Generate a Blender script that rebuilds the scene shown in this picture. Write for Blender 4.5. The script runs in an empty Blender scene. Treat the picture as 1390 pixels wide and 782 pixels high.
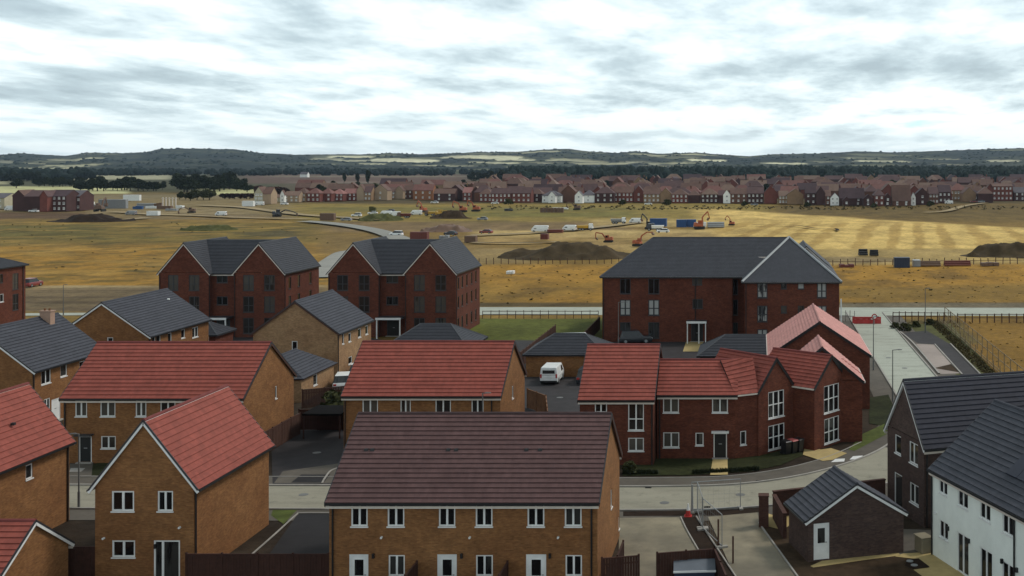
import bpy, math, random
import numpy as np
from mathutils import Vector, Matrix
R = math.radians
sc = bpy.context.scene
COL = sc.collection
rng = random.Random(7)

# ------------------------------------------------------------------ camera
CAMH, F, VX, VY = 23.0, 1550.0, 1030.0, 222.0      # height (m), focal length / principal point in photo pixels
cam = bpy.data.objects.new('camera', bpy.data.cameras.new('camera'))
COL.objects.link(cam)
cam.location = (0, 0, CAMH)
cam.rotation_euler = (R(90), 0, 0)
cam.data.sensor_width = 36.0
cam.data.lens = 36.0 * F / 1390.0
cam.data.shift_x = -(VX - 695.0) / 1390.0
cam.data.shift_y = -(391.0 - VY) / 1390.0
cam.data.clip_start = 0.5
cam.data.clip_end = 40000
sc.camera = cam
sc.render.resolution_x = 1024
sc.render.resolution_y = 576
sc.view_settings.view_transform = 'Standard'
sc.view_settings.look = 'None'
sc.view_settings.exposure = 0.28
sc.view_settings.gamma = 1.0

def P(x, y, z=0.0):
    """world point seen at photo pixel (x, y) when it lies at height z"""
    s = (y - VY) / (CAMH - z)
    return Vector(((x - VX) / s, F / s, z))

def G(x, y):
    p = P(x, y)
    return (p.x, p.y)

# ------------------------------------------------------------------ node helpers
def ramp(nt, fac, stops, interp='LINEAR'):
    n = nt.nodes.new('ShaderNodeValToRGB')
    n.color_ramp.interpolation = interp
    el = n.color_ramp.elements
    while len(el) < len(stops): el.new(0.5)
    for e, (p, c) in zip(el, stops):
        e.position = p
        e.color = (c[0], c[1], c[2], 1) if isinstance(c, (tuple, list)) else (c, c, c, 1)
    nt.links.new(fac, n.inputs['Fac'])
    return n.outputs['Color']

def noise(nt, vec, scale, detail=4, rough=0.55, dist=0.0):
    n = nt.nodes.new('ShaderNodeTexNoise')
    n.inputs['Scale'].default_value = scale
    n.inputs['Detail'].default_value = detail
    n.inputs['Roughness'].default_value = rough
    n.inputs['Distortion'].default_value = dist
    if vec is not None: nt.links.new(vec, n.inputs['Vector'])
    return n.outputs['Fac']

def mix(nt, fac, a, b, mode='MIX'):
    n = nt.nodes.new('ShaderNodeMix')
    n.data_type = 'RGBA'; n.blend_type = mode
    for k, v in (('Factor', fac), (6, a), (7, b)):
        s = n.inputs[k] if isinstance(k, int) else n.inputs[0]
        if isinstance(v, (int, float)):
            s.default_value = v
        elif isinstance(v, (tuple, list)):
            s.default_value = (v[0], v[1], v[2], 1)
        else:
            nt.links.new(v, s)
    return n.outputs[2]

def math_n(nt, op, a, b=None, clamp=False):
    n = nt.nodes.new('ShaderNodeMath'); n.operation = op; n.use_clamp = clamp
    for i, v in enumerate((a, b)):
        if v is None: continue
        if isinstance(v, (int, float)): n.inputs[i].default_value = v
        else: nt.links.new(v, n.inputs[i])
    return n.outputs[0]

def mapping(nt, vec, scale=(1, 1, 1), loc=(0, 0, 0)):
    n = nt.nodes.new('ShaderNodeMapping')
    n.inputs['Scale'].default_value = scale
    n.inputs['Location'].default_value = loc
    nt.links.new(vec, n.inputs['Vector'])
    return n.outputs['Vector']

def new_mat(name, rough=0.85, spec=0.3):
    m = bpy.data.materials.new(name); m.use_nodes = True
    nt = m.node_tree
    b = nt.nodes['Principled BSDF']
    b.inputs['Roughness'].default_value = rough
    b.inputs['Specular IOR Level'].default_value = spec
    return m, nt, b

def coords(nt, kind='Object'):
    return nt.nodes.new('ShaderNodeTexCoord').outputs[kind]

def world_pos(nt):
    return nt.nodes.new('ShaderNodeNewGeometry').outputs['Position']

def bump(nt, b, h, strength=0.3, dist=0.02):
    n = nt.nodes.new('ShaderNodeBump')
    n.inputs['Strength'].default_value = strength
    n.inputs['Distance'].default_value = dist
    nt.links.new(h, n.inputs['Height'])
    nt.links.new(n.outputs['Normal'], b.inputs['Normal'])

def mottled(name, c, var=0.25, scale=3.0, rough=0.85, spec=0.3, bumps=0.0, detail=5, big=0.15):
    """plain surface with blotchy wear at two sizes"""
    m, nt, b = new_mat(name, rough, spec)
    g = world_pos(nt)
    f = noise(nt, g, scale, detail, 0.65)
    lo = tuple(v * (1 - var) for v in c); hi = tuple(min(1, v * (1 + var)) for v in c)
    col = ramp(nt, f, [(0.25, lo), (0.75, hi)])
    f2 = noise(nt, g, scale * 0.13, 3, 0.6)
    col = mix(nt, 1.0, col, ramp(nt, f2, [(0.3, 1 - big), (0.7, 1 + big)]), 'MULTIPLY')
    nt.links.new(col, b.inputs['Base Color'])
    if bumps: bump(nt, b, f, bumps)
    return m

def brick(name, c1, c2, mortar, stain=0.25):
    m, nt, b = new_mat(name, 0.9, 0.2)
    uv = coords(nt, 'UV')
    t = nt.nodes.new('ShaderNodeTexBrick')
    nt.links.new(uv, t.inputs['Vector'])
    t.inputs['Scale'].default_value = 1.0
    t.inputs['Brick Width'].default_value = 0.225
    t.inputs['Row Height'].default_value = 0.075
    t.inputs['Mortar Size'].default_value = 0.006
    t.inputs['Mortar Smooth'].default_value = 0.3
    t.inputs['Color1'].default_value = (*c1, 1)
    t.inputs['Color2'].default_value = (*c2, 1)
    t.inputs['Mortar'].default_value = (*mortar, 1)
    f = noise(nt, mapping(nt, uv, (1, 1.5, 1)), 1.3, 6, 0.7)
    col = mix(nt, 1.0, t.outputs['Color'], ramp(nt, f, [(0.28, 1 - stain), (0.72, 1 + stain)]), 'MULTIPLY')
    f2 = noise(nt, mapping(nt, uv, (4.4, 13.3, 1)), 1.0, 1, 0.5)
    col = mix(nt, 1.0, col, ramp(nt, f2, [(0.3, 0.86), (0.7, 1.14)]), 'MULTIPLY')
    f3 = noise(nt, uv, 0.33, 3, 0.6)
    col = mix(nt, 1.0, col, ramp(nt, f3, [(0.3, (0.86, 0.80, 0.78)), (0.7, (1.12, 1.12, 1.1))]), 'MULTIPLY')
    nt.links.new(col, b.inputs['Base Color'])
    bump(nt, b, t.outputs['Fac'], -0.25, 0.01)
    return m

def tiles(name, c, rough=0.75, spec=0.2, var=0.08, tw=0.33, gauge=0.35):
    m, nt, b = new_mat(name, rough, spec)
    uv = coords(nt, 'UV')
    t = nt.nodes.new('ShaderNodeTexBrick')
    nt.links.new(uv, t.inputs['Vector'])
    t.inputs['Scale'].default_value = 1.0
    t.inputs['Brick Width'].default_value = tw
    t.inputs['Row Height'].default_value = gauge
    t.inputs['Mortar Size'].default_value = 0.004
    t.inputs['Bias'].default_value = -0.2
    t.inputs['Color1'].default_value = (*[v * (1 - var) for v in c], 1)
    t.inputs['Color2'].default_value = (*[v * (1 + var) for v in c], 1)
    t.inputs['Mortar'].default_value = (*[v * 0.8 for v in c], 1)
    f = noise(nt, uv, 0.7, 5, 0.7)
    col = mix(nt, 1.0, t.outputs['Color'], ramp(nt, f, [(0.3, 0.86), (0.7, 1.14)]), 'MULTIPLY')
    f2 = noise(nt, mapping(nt, uv, (3.0, 0.5, 1)), 1.6, 5, 0.7)
    col = mix(nt, 1.0, col, ramp(nt, f2, [(0.35, 0.93), (0.65, 1.07)]), 'MULTIPLY')
    f3 = noise(nt, mapping(nt, uv, (1 / tw, 1 / gauge, 1)), 1.0, 0, 0.5)
    col = mix(nt, 1.0, col, ramp(nt, f3, [(0.3, 0.94), (0.7, 1.06)]), 'MULTIPLY')
    nt.links.new(col, b.inputs['Base Color'])
    return m

def plain(name, c, rough=0.5, spec=0.4, metal=0.0):
    m, nt, b = new_mat(name, rough, spec)
    f = noise(nt, world_pos(nt), 1.7, 4, 0.6)
    col = ramp(nt, f, [(0.3, tuple(v * 0.9 for v in c)), (0.7, tuple(min(1, v * 1.08) for v in c))])
    nt.links.new(col, b.inputs['Base Color'])
    b.inputs['Metallic'].default_value = metal
    return m

M = {}
M['buff'] = brick('buff_brick', (0.180, 0.080, 0.029), (0.245, 0.114, 0.044), (0.18, 0.11, 0.056))
M['tan'] = brick('tan_brick', (0.26, 0.15, 0.075), (0.33, 0.20, 0.105), (0.26, 0.19, 0.12))
M['red'] = brick('red_brick', (0.134, 0.039, 0.022), (0.088, 0.026, 0.016), (0.10, 0.050, 0.034), 0.3)
M['dark'] = brick('dark_brown_brick', (0.085, 0.055, 0.046), (0.055, 0.037, 0.034), (0.075, 0.055, 0.047))
M['stock'] = brick('mid_brown_brick', (0.20, 0.115, 0.06), (0.14, 0.08, 0.046), (0.15, 0.10, 0.065))
M['chim'] = mottled('pinkish_tan_chimney_brick', (0.34, 0.22, 0.16), 0.12, 4)
M['render'] = mottled('white_render', (0.77, 0.80, 0.74), 0.05, 1.6, 0.9, 0.2, big=0.08)
M['t_red'] = tiles('red_roof_tile', (0.245, 0.064, 0.047))
M['t_purple'] = tiles('purple_brown_roof_tile', (0.098, 0.054, 0.052))
M['t_grey'] = tiles('grey_roof_tile', (0.056, 0.058, 0.070), gauge=0.33)
M['t_navy'] = tiles('dark_navy_roof_tile', (0.024, 0.025, 0.036), 0.7, gauge=0.33)
M['t_pink_glare'] = tiles('pale_pink_tile_with_sky_glare', (0.50, 0.235, 0.205))  # paleness includes sky glare painted into the tile colour
M['slate'] = tiles('slate', (0.040, 0.042, 0.051), 0.65, 0.25, 0.1, 0.3, 0.27)
M['white'] = plain('white_plastic', (0.72, 0.72, 0.70), 0.4, 0.4)
M['cream'] = plain('cream_board', (0.62, 0.55, 0.48), 0.6, 0.3)
M['black'] = plain('black_plastic', (0.012, 0.012, 0.013), 0.4, 0.4)
M['solar'] = plain('solar_panel_glass', (0.012, 0.014, 0.028), 0.35, 0.3)
M['matte'] = plain('matte_black', (0.008, 0.007, 0.007), 0.95, 0.05)
M['grey_frame'] = plain('dark_grey_frame', (0.03, 0.03, 0.034), 0.45, 0.4)
M['galv'] = plain('galvanised_steel', (0.30, 0.31, 0.31), 0.45, 0.5, 0.3)
M['dgalv'] = plain('weathered_dark_galvanised_steel', (0.13, 0.13, 0.125), 0.6, 0.4)
M['wood'] = mottled('dark_brown_fence_timber', (0.075, 0.035, 0.024), 0.3, 5, 0.9)
M['wood_pale'] = mottled('weathered_timber', (0.24, 0.18, 0.11), 0.3, 4, 0.9)
M['wood_warm'] = mottled('orange_brown_timber', (0.16, 0.075, 0.035), 0.3, 4, 0.9)
M['fence_red'] = mottled('maroon_stained_timber', (0.046, 0.018, 0.012), 0.3, 4, 0.85)
M['orange'] = plain('orange_machine_paint', (0.48, 0.13, 0.04), 0.5)
M['yellow'] = plain('yellow_machine_paint', (0.5, 0.3, 0.04), 0.5)
M['blue'] = plain('blue_container_paint', (0.02, 0.07, 0.20), 0.5)
M['darkblue'] = plain('dark_blue_paint', (0.02, 0.03, 0.06), 0.5)
M['maroon'] = plain('maroon_paint', (0.13, 0.03, 0.02), 0.6)
M['brownp'] = plain('brown_paint', (0.14, 0.08, 0.05), 0.6)
M['w_paint'] = plain('white_vehicle_paint', (0.75, 0.76, 0.74), 0.3, 0.5)
M['d_paint'] = plain('dark_vehicle_paint', (0.025, 0.027, 0.032), 0.25, 0.5)
M['g_paint'] = plain('silver_grey_paint', (0.25, 0.26, 0.27), 0.3, 0.5)
M['r_paint'] = plain('dark_red_vehicle_paint', (0.2, 0.03, 0.025), 0.3, 0.5)
M['red_p'] = plain('red_plastic', (0.42, 0.025, 0.02), 0.5)
M['redlid'] = plain('faded_red_plastic', (0.5, 0.12, 0.11), 0.5)
M['tyre'] = plain('tyre_rubber', (0.015, 0.015, 0.015), 0.8)
M['stone'] = mottled('yellow_paving_slab', (0.40, 0.30, 0.13), 0.15, 2.2, 0.9)
M['kerb'] = mottled('concrete_kerb', (0.30, 0.28, 0.25), 0.12, 3, 0.9)
M['road'] = mottled('pale_concrete_road', (0.250, 0.235, 0.185), 0.11, 0.9, 0.9, big=0.14)
M['roadn'] = mottled('pale_dusty_road', (0.36, 0.375, 0.315), 0.08, 0.5, 0.9, big=0.16)
def road_mat(name, c):
    m, nt, b = new_mat(name, 0.9, 0.2); g = world_pos(nt)
    col = ramp(nt, noise(nt, g, 6.0, 4, .7), [(0.3, tuple(v * .93 for v in c)), (0.7, tuple(v * 1.07 for v in c))])
    col = mix(nt, 1.0, col, ramp(nt, noise(nt, mapping(nt, g, (.35, 1.3, 1)), .55, 5, .65, .6), [(0.30, .78), (0.5, 1.0), (0.72, 1.10)]), 'MULTIPLY')
    col = mix(nt, 1.0, col, ramp(nt, noise(nt, g, .9, 6, .7), [(0.56, 1.0), (0.70, .70)]), 'MULTIPLY')
    nt.links.new(col, b.inputs['Base Color']); return m
M['road'] = road_mat('pale_concrete_road', (0.262, 0.245, 0.190)); M['roadn'] = road_mat('pale_dusty_road', (0.36, 0.375, 0.315))
M['pave'] = mottled('pavement_asphalt', (0.095, 0.082, 0.066), 0.2, 1.2, 0.9, big=0.2)
M['tarmac'] = mottled('dark_asphalt', (0.032, 0.028, 0.029), 0.3, 0.9, 0.85, big=0.3)
M['tarblack'] = mottled('new_black_asphalt', (0.015, 0.013, 0.014), 0.3, 1.2, 0.85, big=0.2)
M['pad'] = mottled('dusty_concrete_pad', (0.165, 0.14, 0.092), 0.35, 0.7, 0.6, 0.4, big=0.5)
M['pinkpave'] = mottled('pinkish_pavement', (0.30, 0.25, 0.22), 0.08, 1.2, 0.9)
M['soil'] = mottled('brown_soil', (0.048, 0.031, 0.018), 0.4, 1.5, 0.95, 0.1, 0.5)
M['darksoil'] = mottled('dark_soil', (0.024, 0.015, 0.010), 0.4, 1.5, 0.95, 0.1, 0.5)
M['mound'] = mottled('spoil_earth', (0.062, 0.044, 0.024), 0.45, 0.35, 0.95, 0.1, 0.6)
M['turf'] = mottled('green_turf', (0.080, 0.098, 0.026), 0.35, 1.0, 0.95, 0.1, 0.4, big=0.25)
M['lawn'] = mottled('dark_lawn', (0.024, 0.027, 0.010), 0.5, 2.4, 0.95, 0.1, 0.5, big=0.3)
M['strip'] = mottled('weedy_verge', (0.075, 0.075, 0.028), 0.4, 0.7, 0.95, 0.1, 0.4, big=0.3)
M['goldf'] = mottled('dry_gold_grass', (0.165, 0.10, 0.030), 0.25, 0.35, 0.95, 0.1, 0.3, 8, big=0.3)
M['track'] = mottled('sandy_track', (0.30, 0.23, 0.13), 0.2, 0.15, 0.95, 0.1)
M['greytrack'] = mottled('grey_site_road', (0.25, 0.245, 0.22), 0.12, 0.2, 0.95, 0.1)

for k_, c_ in (('t_red', (0.15, 0.035, 0.03)), ('t_purple', (0.05, 0.028, 0.028)), ('t_grey', (0.045, 0.047, 0.058)), ('t_navy', (0.02, 0.021, 0.03)), ('t_pink_glare', (0.36, 0.17, 0.15)), ('slate', (0.06, 0.063, 0.07))):
    M[k_ + '_ridge'] = mottled(k_ + '_ridge_tile', c_, 0.2, 2.5, 0.8)
M['dgalv'] = plain('weathered_dark_galvanised_steel', (0.13, 0.13, 0.125), 0.6, 0.4)
def glass_mat(name, dark, light, thr):
    m, nt, b = new_mat(name, 0.08, 0.5)
    oi = nt.nodes.new('ShaderNodeObjectInfo')
    f = noise(nt, mapping(nt, world_pos(nt), (1.3, 1.3, 0.25)), 2.0, 3)
    a = math_n(nt, 'MULTIPLY', oi.outputs['Random'], 0.5)
    a = math_n(nt, 'ADD', a, math_n(nt, 'MULTIPLY', f, 0.6))
    col = ramp(nt, a, [(thr, dark), (thr + 0.08, light)])
    nt.links.new(col, b.inputs['Base Color'])
    return m
M['glass'] = glass_mat('dark_window_glass', (0.006, 0.006, 0.007), (0.035, 0.034, 0.032), 0.62)
M['glass_l'] = glass_mat('curtained_window_glass', (0.03, 0.03, 0.03), (0.36, 0.36, 0.34), 0.42)
M['glass_c'] = glass_mat('net_curtain_glass', (0.022, 0.018, 0.016), (0.075, 0.065, 0.055), 0.5)

# ------------------------------------------------------------------ mesh builder
class MB:
    def __init__(s): s.v = []; s.f = []
    def poly(s, pts):
        n = len(s.v); s.v.extend([tuple(p) for p in pts]); s.f.append(tuple(range(n, n + len(pts))))
    def hexa(s, c):
        n = len(s.v); s.v.extend([tuple(p) for p in c])
        for q in ((0, 3, 2, 1), (4, 5, 6, 7), (0, 1, 5, 4), (1, 2, 6, 5), (2, 3, 7, 6), (3, 0, 4, 7)):
            s.f.append(tuple(n + i for i in q))
    def box(s, x0, y0, z0, x1, y1, z1):
        s.hexa([(x0, y0, z0), (x1, y0, z0), (x1, y1, z0), (x0, y1, z0), (x0, y0, z1), (x1, y0, z1), (x1, y1, z1), (x0, y1, z1)])
    def boxT(s, T, a0, a1, d0, d1, z0, z1):
        # a along the face, d outwards, z up
        s.hexa([T(a0, d1, z0), T(a1, d1, z0), T(a1, d0, z0), T(a0, d0, z0), T(a0, d1, z1), T(a1, d1, z1), T(a1, d0, z1), T(a0, d0, z1)])
    def tube(s, p, q, r, n=8, r2=None, cap=True):
        p = Vector(p); q = Vector(q); r2 = r if r2 is None else r2
        d = (q - p).normalized()
        a = d.cross(Vector((0, 0, 1)) if abs(d.z) < 0.9 else Vector((1, 0, 0))).normalized(); b = d.cross(a)
        k = len(s.v)
        for c, rr in ((p, r), (q, r2)):
            for i in range(n):
                t = 2 * math.pi * i / n
                s.v.append(tuple(c + a * (rr * math.cos(t)) + b * (rr * math.sin(t))))
        for i in range(n):
            j = (i + 1) % n
            s.f.append((k + i, k + n + i, k + n + j, k + j))
        if cap:
            s.f.append(tuple(k + i for i in range(n))); s.f.append(tuple(k + n + i for i in range(n - 1, -1, -1)))
    def bar(s, p, q, w, h):
        """rectangular bar from p to q, w sideways, h upwards"""
        p = Vector(p); q = Vector(q); d = (q - p).normalized()
        sd = d.cross(Vector((0, 0, 1)))
        sd = sd.normalized() * (w / 2) if sd.length > 1e-4 else Vector((w / 2, 0, 0))
        up = sd.cross(d).normalized() * (h / 2)
        s.hexa([p - sd - up, p + sd - up, q + sd - up, q - sd - up, p - sd + up, p + sd + up, q + sd + up, q - sd + up])
    def prism(s, prof, x0, x1, ax='x'):
        """profile of (y, z) points extruded along x"""
        n = len(prof)
        mk = (lambda x, y, z: (x, y, z)) if ax == 'x' else (lambda x, y, z: (y, x, z))
        k = len(s.v)
        for x in (x0, x1):
            for (y, z) in prof: s.v.append(mk(x, y, z))
        for i in range(n):
            j = (i + 1) % n
            s.f.append((k + i, k + j, k + n + j, k + n + i))
        s.f.append(tuple(k + i for i in range(n - 1, -1, -1))); s.f.append(tuple(k + n + i for i in range(n)))
    def add(s, o, T=None):
        k = len(s.v)
        s.v.extend([tuple(T @ Vector(p)) for p in o.v] if T else o.v)
        s.f.extend([tuple(k + i for i in f) for f in o.f])
    def mesh(s, name, mat, smooth=False):
        me = bpy.data.meshes.new(name)
        me.from_pydata(s.v, [], s.f)
        uvl = me.uv_layers.new(name='UVMap').data
        Z = Vector((0, 0, 1))
        for p in me.polygons:
            n = p.normal
            if abs(n.z) > 0.985: u = Vector((1, 0, 0)); w = Vector((0, 1, 0))
            else:
                u = Z.cross(n).normalized(); w = n.cross(u)
            for li in p.loop_indices:
                co = me.vertices[me.loops[li].vertex_index].co
                uvl[li].uv = (co.dot(u) + 50, co.dot(w) + 50)
        if smooth:
            for p in me.polygons: p.use_smooth = True
        me.materials.append(mat)
        return me
    def build(s, name, mat, parent=None, smooth=False, bevel=0.0):
        o = bpy.data.objects.new(name, s.mesh(name, mat, smooth))
        COL.objects.link(o)
        if parent is not None: o.parent = parent
        if bevel:
            md = o.modifiers.new('bevel', 'BEVEL'); md.width = bevel; md.segments = 2; md.limit_method = 'ANGLE'
        return o

def empty(name, label, cat, loc=(0, 0, 0), rz=0.0, group=None):
    o = bpy.data.objects.new(name, None); COL.objects.link(o)
    o.empty_display_size = 0.5
    o.location = loc; o.rotation_euler = (0, 0, rz)
    return tag(o, label, cat, group)
def tag(o, label, cat, group=None, kind=None):
    if label: o['label'] = label
    if cat: o['category'] = cat
    if group: o['group'] = group
    if kind: o['kind'] = kind
    return o
def struct(o): o['kind'] = 'structure'; return o
def copy_thing(root, loc, rz=0.0, label=None, sc_=1.0, group=None):
    r = root.copy(); COL.objects.link(r); r.location = loc; r.rotation_euler = (0, 0, rz); r.scale = (sc_,) * 3 if not isinstance(sc_, tuple) else sc_
    if label: r['label'] = label
    if group: r['group'] = group
    for ch in kids.get(root.name, ()):
        c = ch.copy(); COL.objects.link(c); c.parent = r
        for g in kids.get(ch.name, ()):
            d = g.copy(); COL.objects.link(d); d.parent = c
    return r
kids = {}
def reg(root):
    """remember the children of a prototype"""
    for o in list(COL.objects):
        if o.parent is not None:
            L = kids.setdefault(o.parent.name, [])
            if o not in L: L.append(o)
    return root

# ------------------------------------------------------------------ roofs
def clip(poly, key, lo, hi):
    def half(pts, sgn, lim):
        out = []
        for i in range(len(pts)):
            a, b = pts[i], pts[(i + 1) % len(pts)]
            fa, fb = sgn * (key(a) - lim), sgn * (key(b) - lim)
            if fa >= 0: out.append(a)
            if (fa > 0 and fb < 0) or (fa < 0 and fb > 0):
                out.append(a.lerp(b, fa / (fa - fb)))
        return out
    p = half(poly, 1, lo)
    return half(p, -1, hi) if len(p) > 2 else []

def tile_plane(mb, pts, gauge=0.35, lip=0.052):
    pts = [Vector(p) for p in pts]
    n = (pts[1] - pts[0]).cross(pts[2] - pts[0]).normalized()
    if n.z < 0: n = -n; pts.reverse()
    u = Vector((0, 0, 1)).cross(n).normalized(); w = n.cross(u)
    if w.z < 0: w = -w
    key = lambda p: p.dot(w)
    lo = min(key(p) for p in pts); hi = max(key(p) for p in pts)
    nc = max(1, round((hi - lo) / gauge)); g = (hi - lo) / nc
    for k in range(nc):
        a, b = lo + k * g, lo + (k + 1) * g
        c = clip(pts, key, a, b)
        if len(c) < 3: continue
        q = [p + n * (lip * (1 - (key(p) - a) / g) + 0.004) for p in c]
        mb.poly(q)
        low = [i for i in range(len(c)) if abs(key(c[i]) - a) < 1e-5]
        if len(low) >= 2:
            i, j = low[0], low[-1]
            if (j - i) != 1: i, j = j, i
            mb.poly([c[i] - n * 0.02, c[j] - n * 0.02, q[j], q[i]])

def slab_under(mb, pts, t=0.14):
    pts = [Vector(p) for p in pts]
    n = (pts[1] - pts[0]).cross(pts[2] - pts[0]).normalized()
    if n.z < 0: n = -n; pts.reverse()
    lo = [p - n * t for p in pts]
    mb.poly(list(reversed(lo)))
    top = [p - n * 0.003 for p in pts]
    for i in range(len(pts)):
        j = (i + 1) % len(pts)
        mb.poly([lo[i], lo[j], top[j], top[i]])

class BarList:
    def __init__(s): s.L = []
    def bar(s, *a):
        m = MB(); m.bar(*a); s.L.append(m)

class Bld:
    def __init__(s, name, label, cat, loc, rz, wall, roof, trim='white', gutter='black', group=None, gauge=0.35):
        s.root = empty(name, label, cat, (loc[0], loc[1], 0), rz, group)
        s.M = Matrix.Translation((loc[0], loc[1], 0)) @ Matrix.Rotation(rz, 4, 'Z')
        s.wallm, s.roofm, s.trimm, s.gutm = M[wall], M[roof], M[trim], M[gutter]; s.fas = []; s.caps = []; s.ridgekey = roof + '_ridge'; s.fasm = M['cream']
        s.tile = MB(); s.under = MB(); s.trim = BarList(); s.gut = BarList(); s.ridge = MB(); s.wall = MB(); s.plinth = MB()
        s.faces = {}; s.gauge = gauge; s.pipes = []
    # --- walls
    def face(s, key, p0, p1, z1, z0=0.0):
        s.faces[key] = dict(p0=Vector(p0).to_2d(), p1=Vector(p1).to_2d(), z0=z0, z1=z1, holes=[])
    def T(s, key):
        f = s.faces[key]; d = (f['p1'] - f['p0']).normalized(); n = Vector((d.y, -d.x))
        def t(a, dd, z):
            q = f['p0'] + d * a + n * dd
            return Vector((q.x, q.y, z))
        return t
    def pix(s, key, x0, x1, y0, y1):
        f = s.faces[key]
        a3 = s.M @ Vector((*f['p0'], 0)); b3 = s.M @ Vector((*f['p1'], 0))
        L = (b3 - a3).length; d = (b3 - a3) / L
        def A(px):
            k = (px - VX) / F
            return (k * a3.y - a3.x) / (d.x - k * d.y)
        a0, a1 = sorted((A(x0), A(x1)))
        Y = a3.y + d.y * (a0 + a1) / 2
        z1 = CAMH - (y0 - VY) * Y / F; z0 = CAMH - (y1 - VY) * Y / F
        a0 = max(0.06, a0); a1 = min(L - 0.06, a1)
        return a0, a1, max(z0, f['z0'] + 0.02), min(z1, f['z1'] - 0.03)
    def win(s, key, px, lights=2, transom=0, frame='white', glass='glass', sill=True, bw=0.075, local=False, name='window', label=None, cuts=None):
        a0, a1, z0, z1 = px if local else s.pix(key, *px)
        if a1 - a0 < 0.15 or z1 - z0 < 0.2: return
        s.faces[key]['holes'].append((a0, a1, z0, z1))
        T = s.T(key); m = MB(); d0, d1 = -0.10, -0.035
        m.boxT(T, a0, a1, d0, d1, z0, z0 + bw); m.boxT(T, a0, a1, d0, d1, z1 - bw, z1)
        m.boxT(T, a0, a0 + bw, d0, d1 - 0.001, z0 + bw, z1 - bw); m.boxT(T, a1 - bw, a1, d0, d1 - 0.001, z0 + bw, z1 - bw)
        for cf in (cuts or [i / lights for i in range(1, lights)]):
            c = a0 + (a1 - a0) * cf
            m.boxT(T, c - bw * 0.7, c + bw * 0.7, d0, d1 - 0.002, z0 + bw, z1 - bw)
        if transom:
            zt = z0 + (z1 - z0) * transom
            m.boxT(T, a0 + bw, a1 - bw, d0, d1 - 0.004, zt - bw / 2, zt + bw / 2)
        o = m.build(name, M[frame], s.root)
        if label: o['label'] = label
        g = MB(); g.boxT(T, a0 + bw * 0.5, a1 - bw * 0.5, -0.085, -0.075, z0 + bw * 0.5, z1 - bw * 0.5)
        g.build('pane', M[glass], o)
        if sill:
            k = MB(); k.boxT(T, a0 - 0.04, a1 + 0.04, -0.10, 0.05, z0 - 0.07, z0 - 0.002)
            k.build('sill', M[frame if frame != 'grey_frame' else 'grey_frame'], o)
        return o
    def door(s, key, px, mat='black', frame='white', glazed=False, canopy=False, local=False, step=True):
        a0, a1, z0, z1 = px if local else s.pix(key, *px)
        z0 = s.faces[key]['z0'] + 0.1
        s.faces[key]['holes'].append((a0, a1, z0, z1))
        T = s.T(key); m = MB(); bw = 0.08
        m.boxT(T, a0, a1, -0.1, -0.02, z1 - bw, z1); m.boxT(T, a0, a0 + bw, -0.1, -0.021, z0, z1 - bw); m.boxT(T, a1 - bw, a1, -0.1, -0.021, z0, z1 - bw)
        d = MB(); d.boxT(T, a0 + bw, a1 - bw, -0.095, -0.05, z0, z1 - bw)
        do = d.build('door', M[mat], s.root)
        m.build('frame', M[frame], do)
        if glazed:
            g = MB(); w = a1 - a0
            g.boxT(T, a0 + w * 0.27, a1 - w * 0.27, -0.06, -0.042, z0 + (z1 - z0) * 0.45, z1 - 0.3)
            g.build('pane', M['glass'], do)
        h = MB(); 
        if glazed: h.boxT(T, a1 - bw - 0.16, a1 - bw - 0.06, -0.05, -0.01, z0 + 0.95, z0 + 1.0)
        else: h.boxT(T, (a0 + a1) / 2 - 0.13, (a0 + a1) / 2 + 0.13, -0.05, -0.03, z0 + 1.02, z0 + 1.08)
        h.build('handle', M['galv'], do)
        if step:
            k = MB(); k.boxT(T, a0 - 0.1, a1 + 0.1, -0.05, 0.3, 0.0, z0 - 0.005); k.build('door_step', M['kerb'], s.root)
        if canopy:
            c = MB(); c.boxT(T, a0 - 0.15, a1 + 0.15, 0.0, 0.45, z1 + 0.06, z1 + 0.18); c.build('door_canopy', M['white'] if canopy == 1 else M['grey_frame'], s.root)
    def meter(s, key, a, z=0.6):
        T = s.T(key); m = MB(); m.boxT(T, a, a + 0.4, 0.003, 0.12, z, z + 0.6); m.build('meter_box', M['white'], s.root)
    def flue(s, key, a, z):
        T = s.T(key); m = MB(); m.tube(T(a, 0.0, z), T(a, 0.16, z), 0.06, 8); m.build('boiler_flue', M['w_paint'], s.root)
    def wlight(s, key, a, z):
        T = s.T(key); m = MB(); m.boxT(T, a, a + 0.12, 0.003, 0.14, z, z + 0.24); m.build('wall_light', M['black'], s.root)
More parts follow.
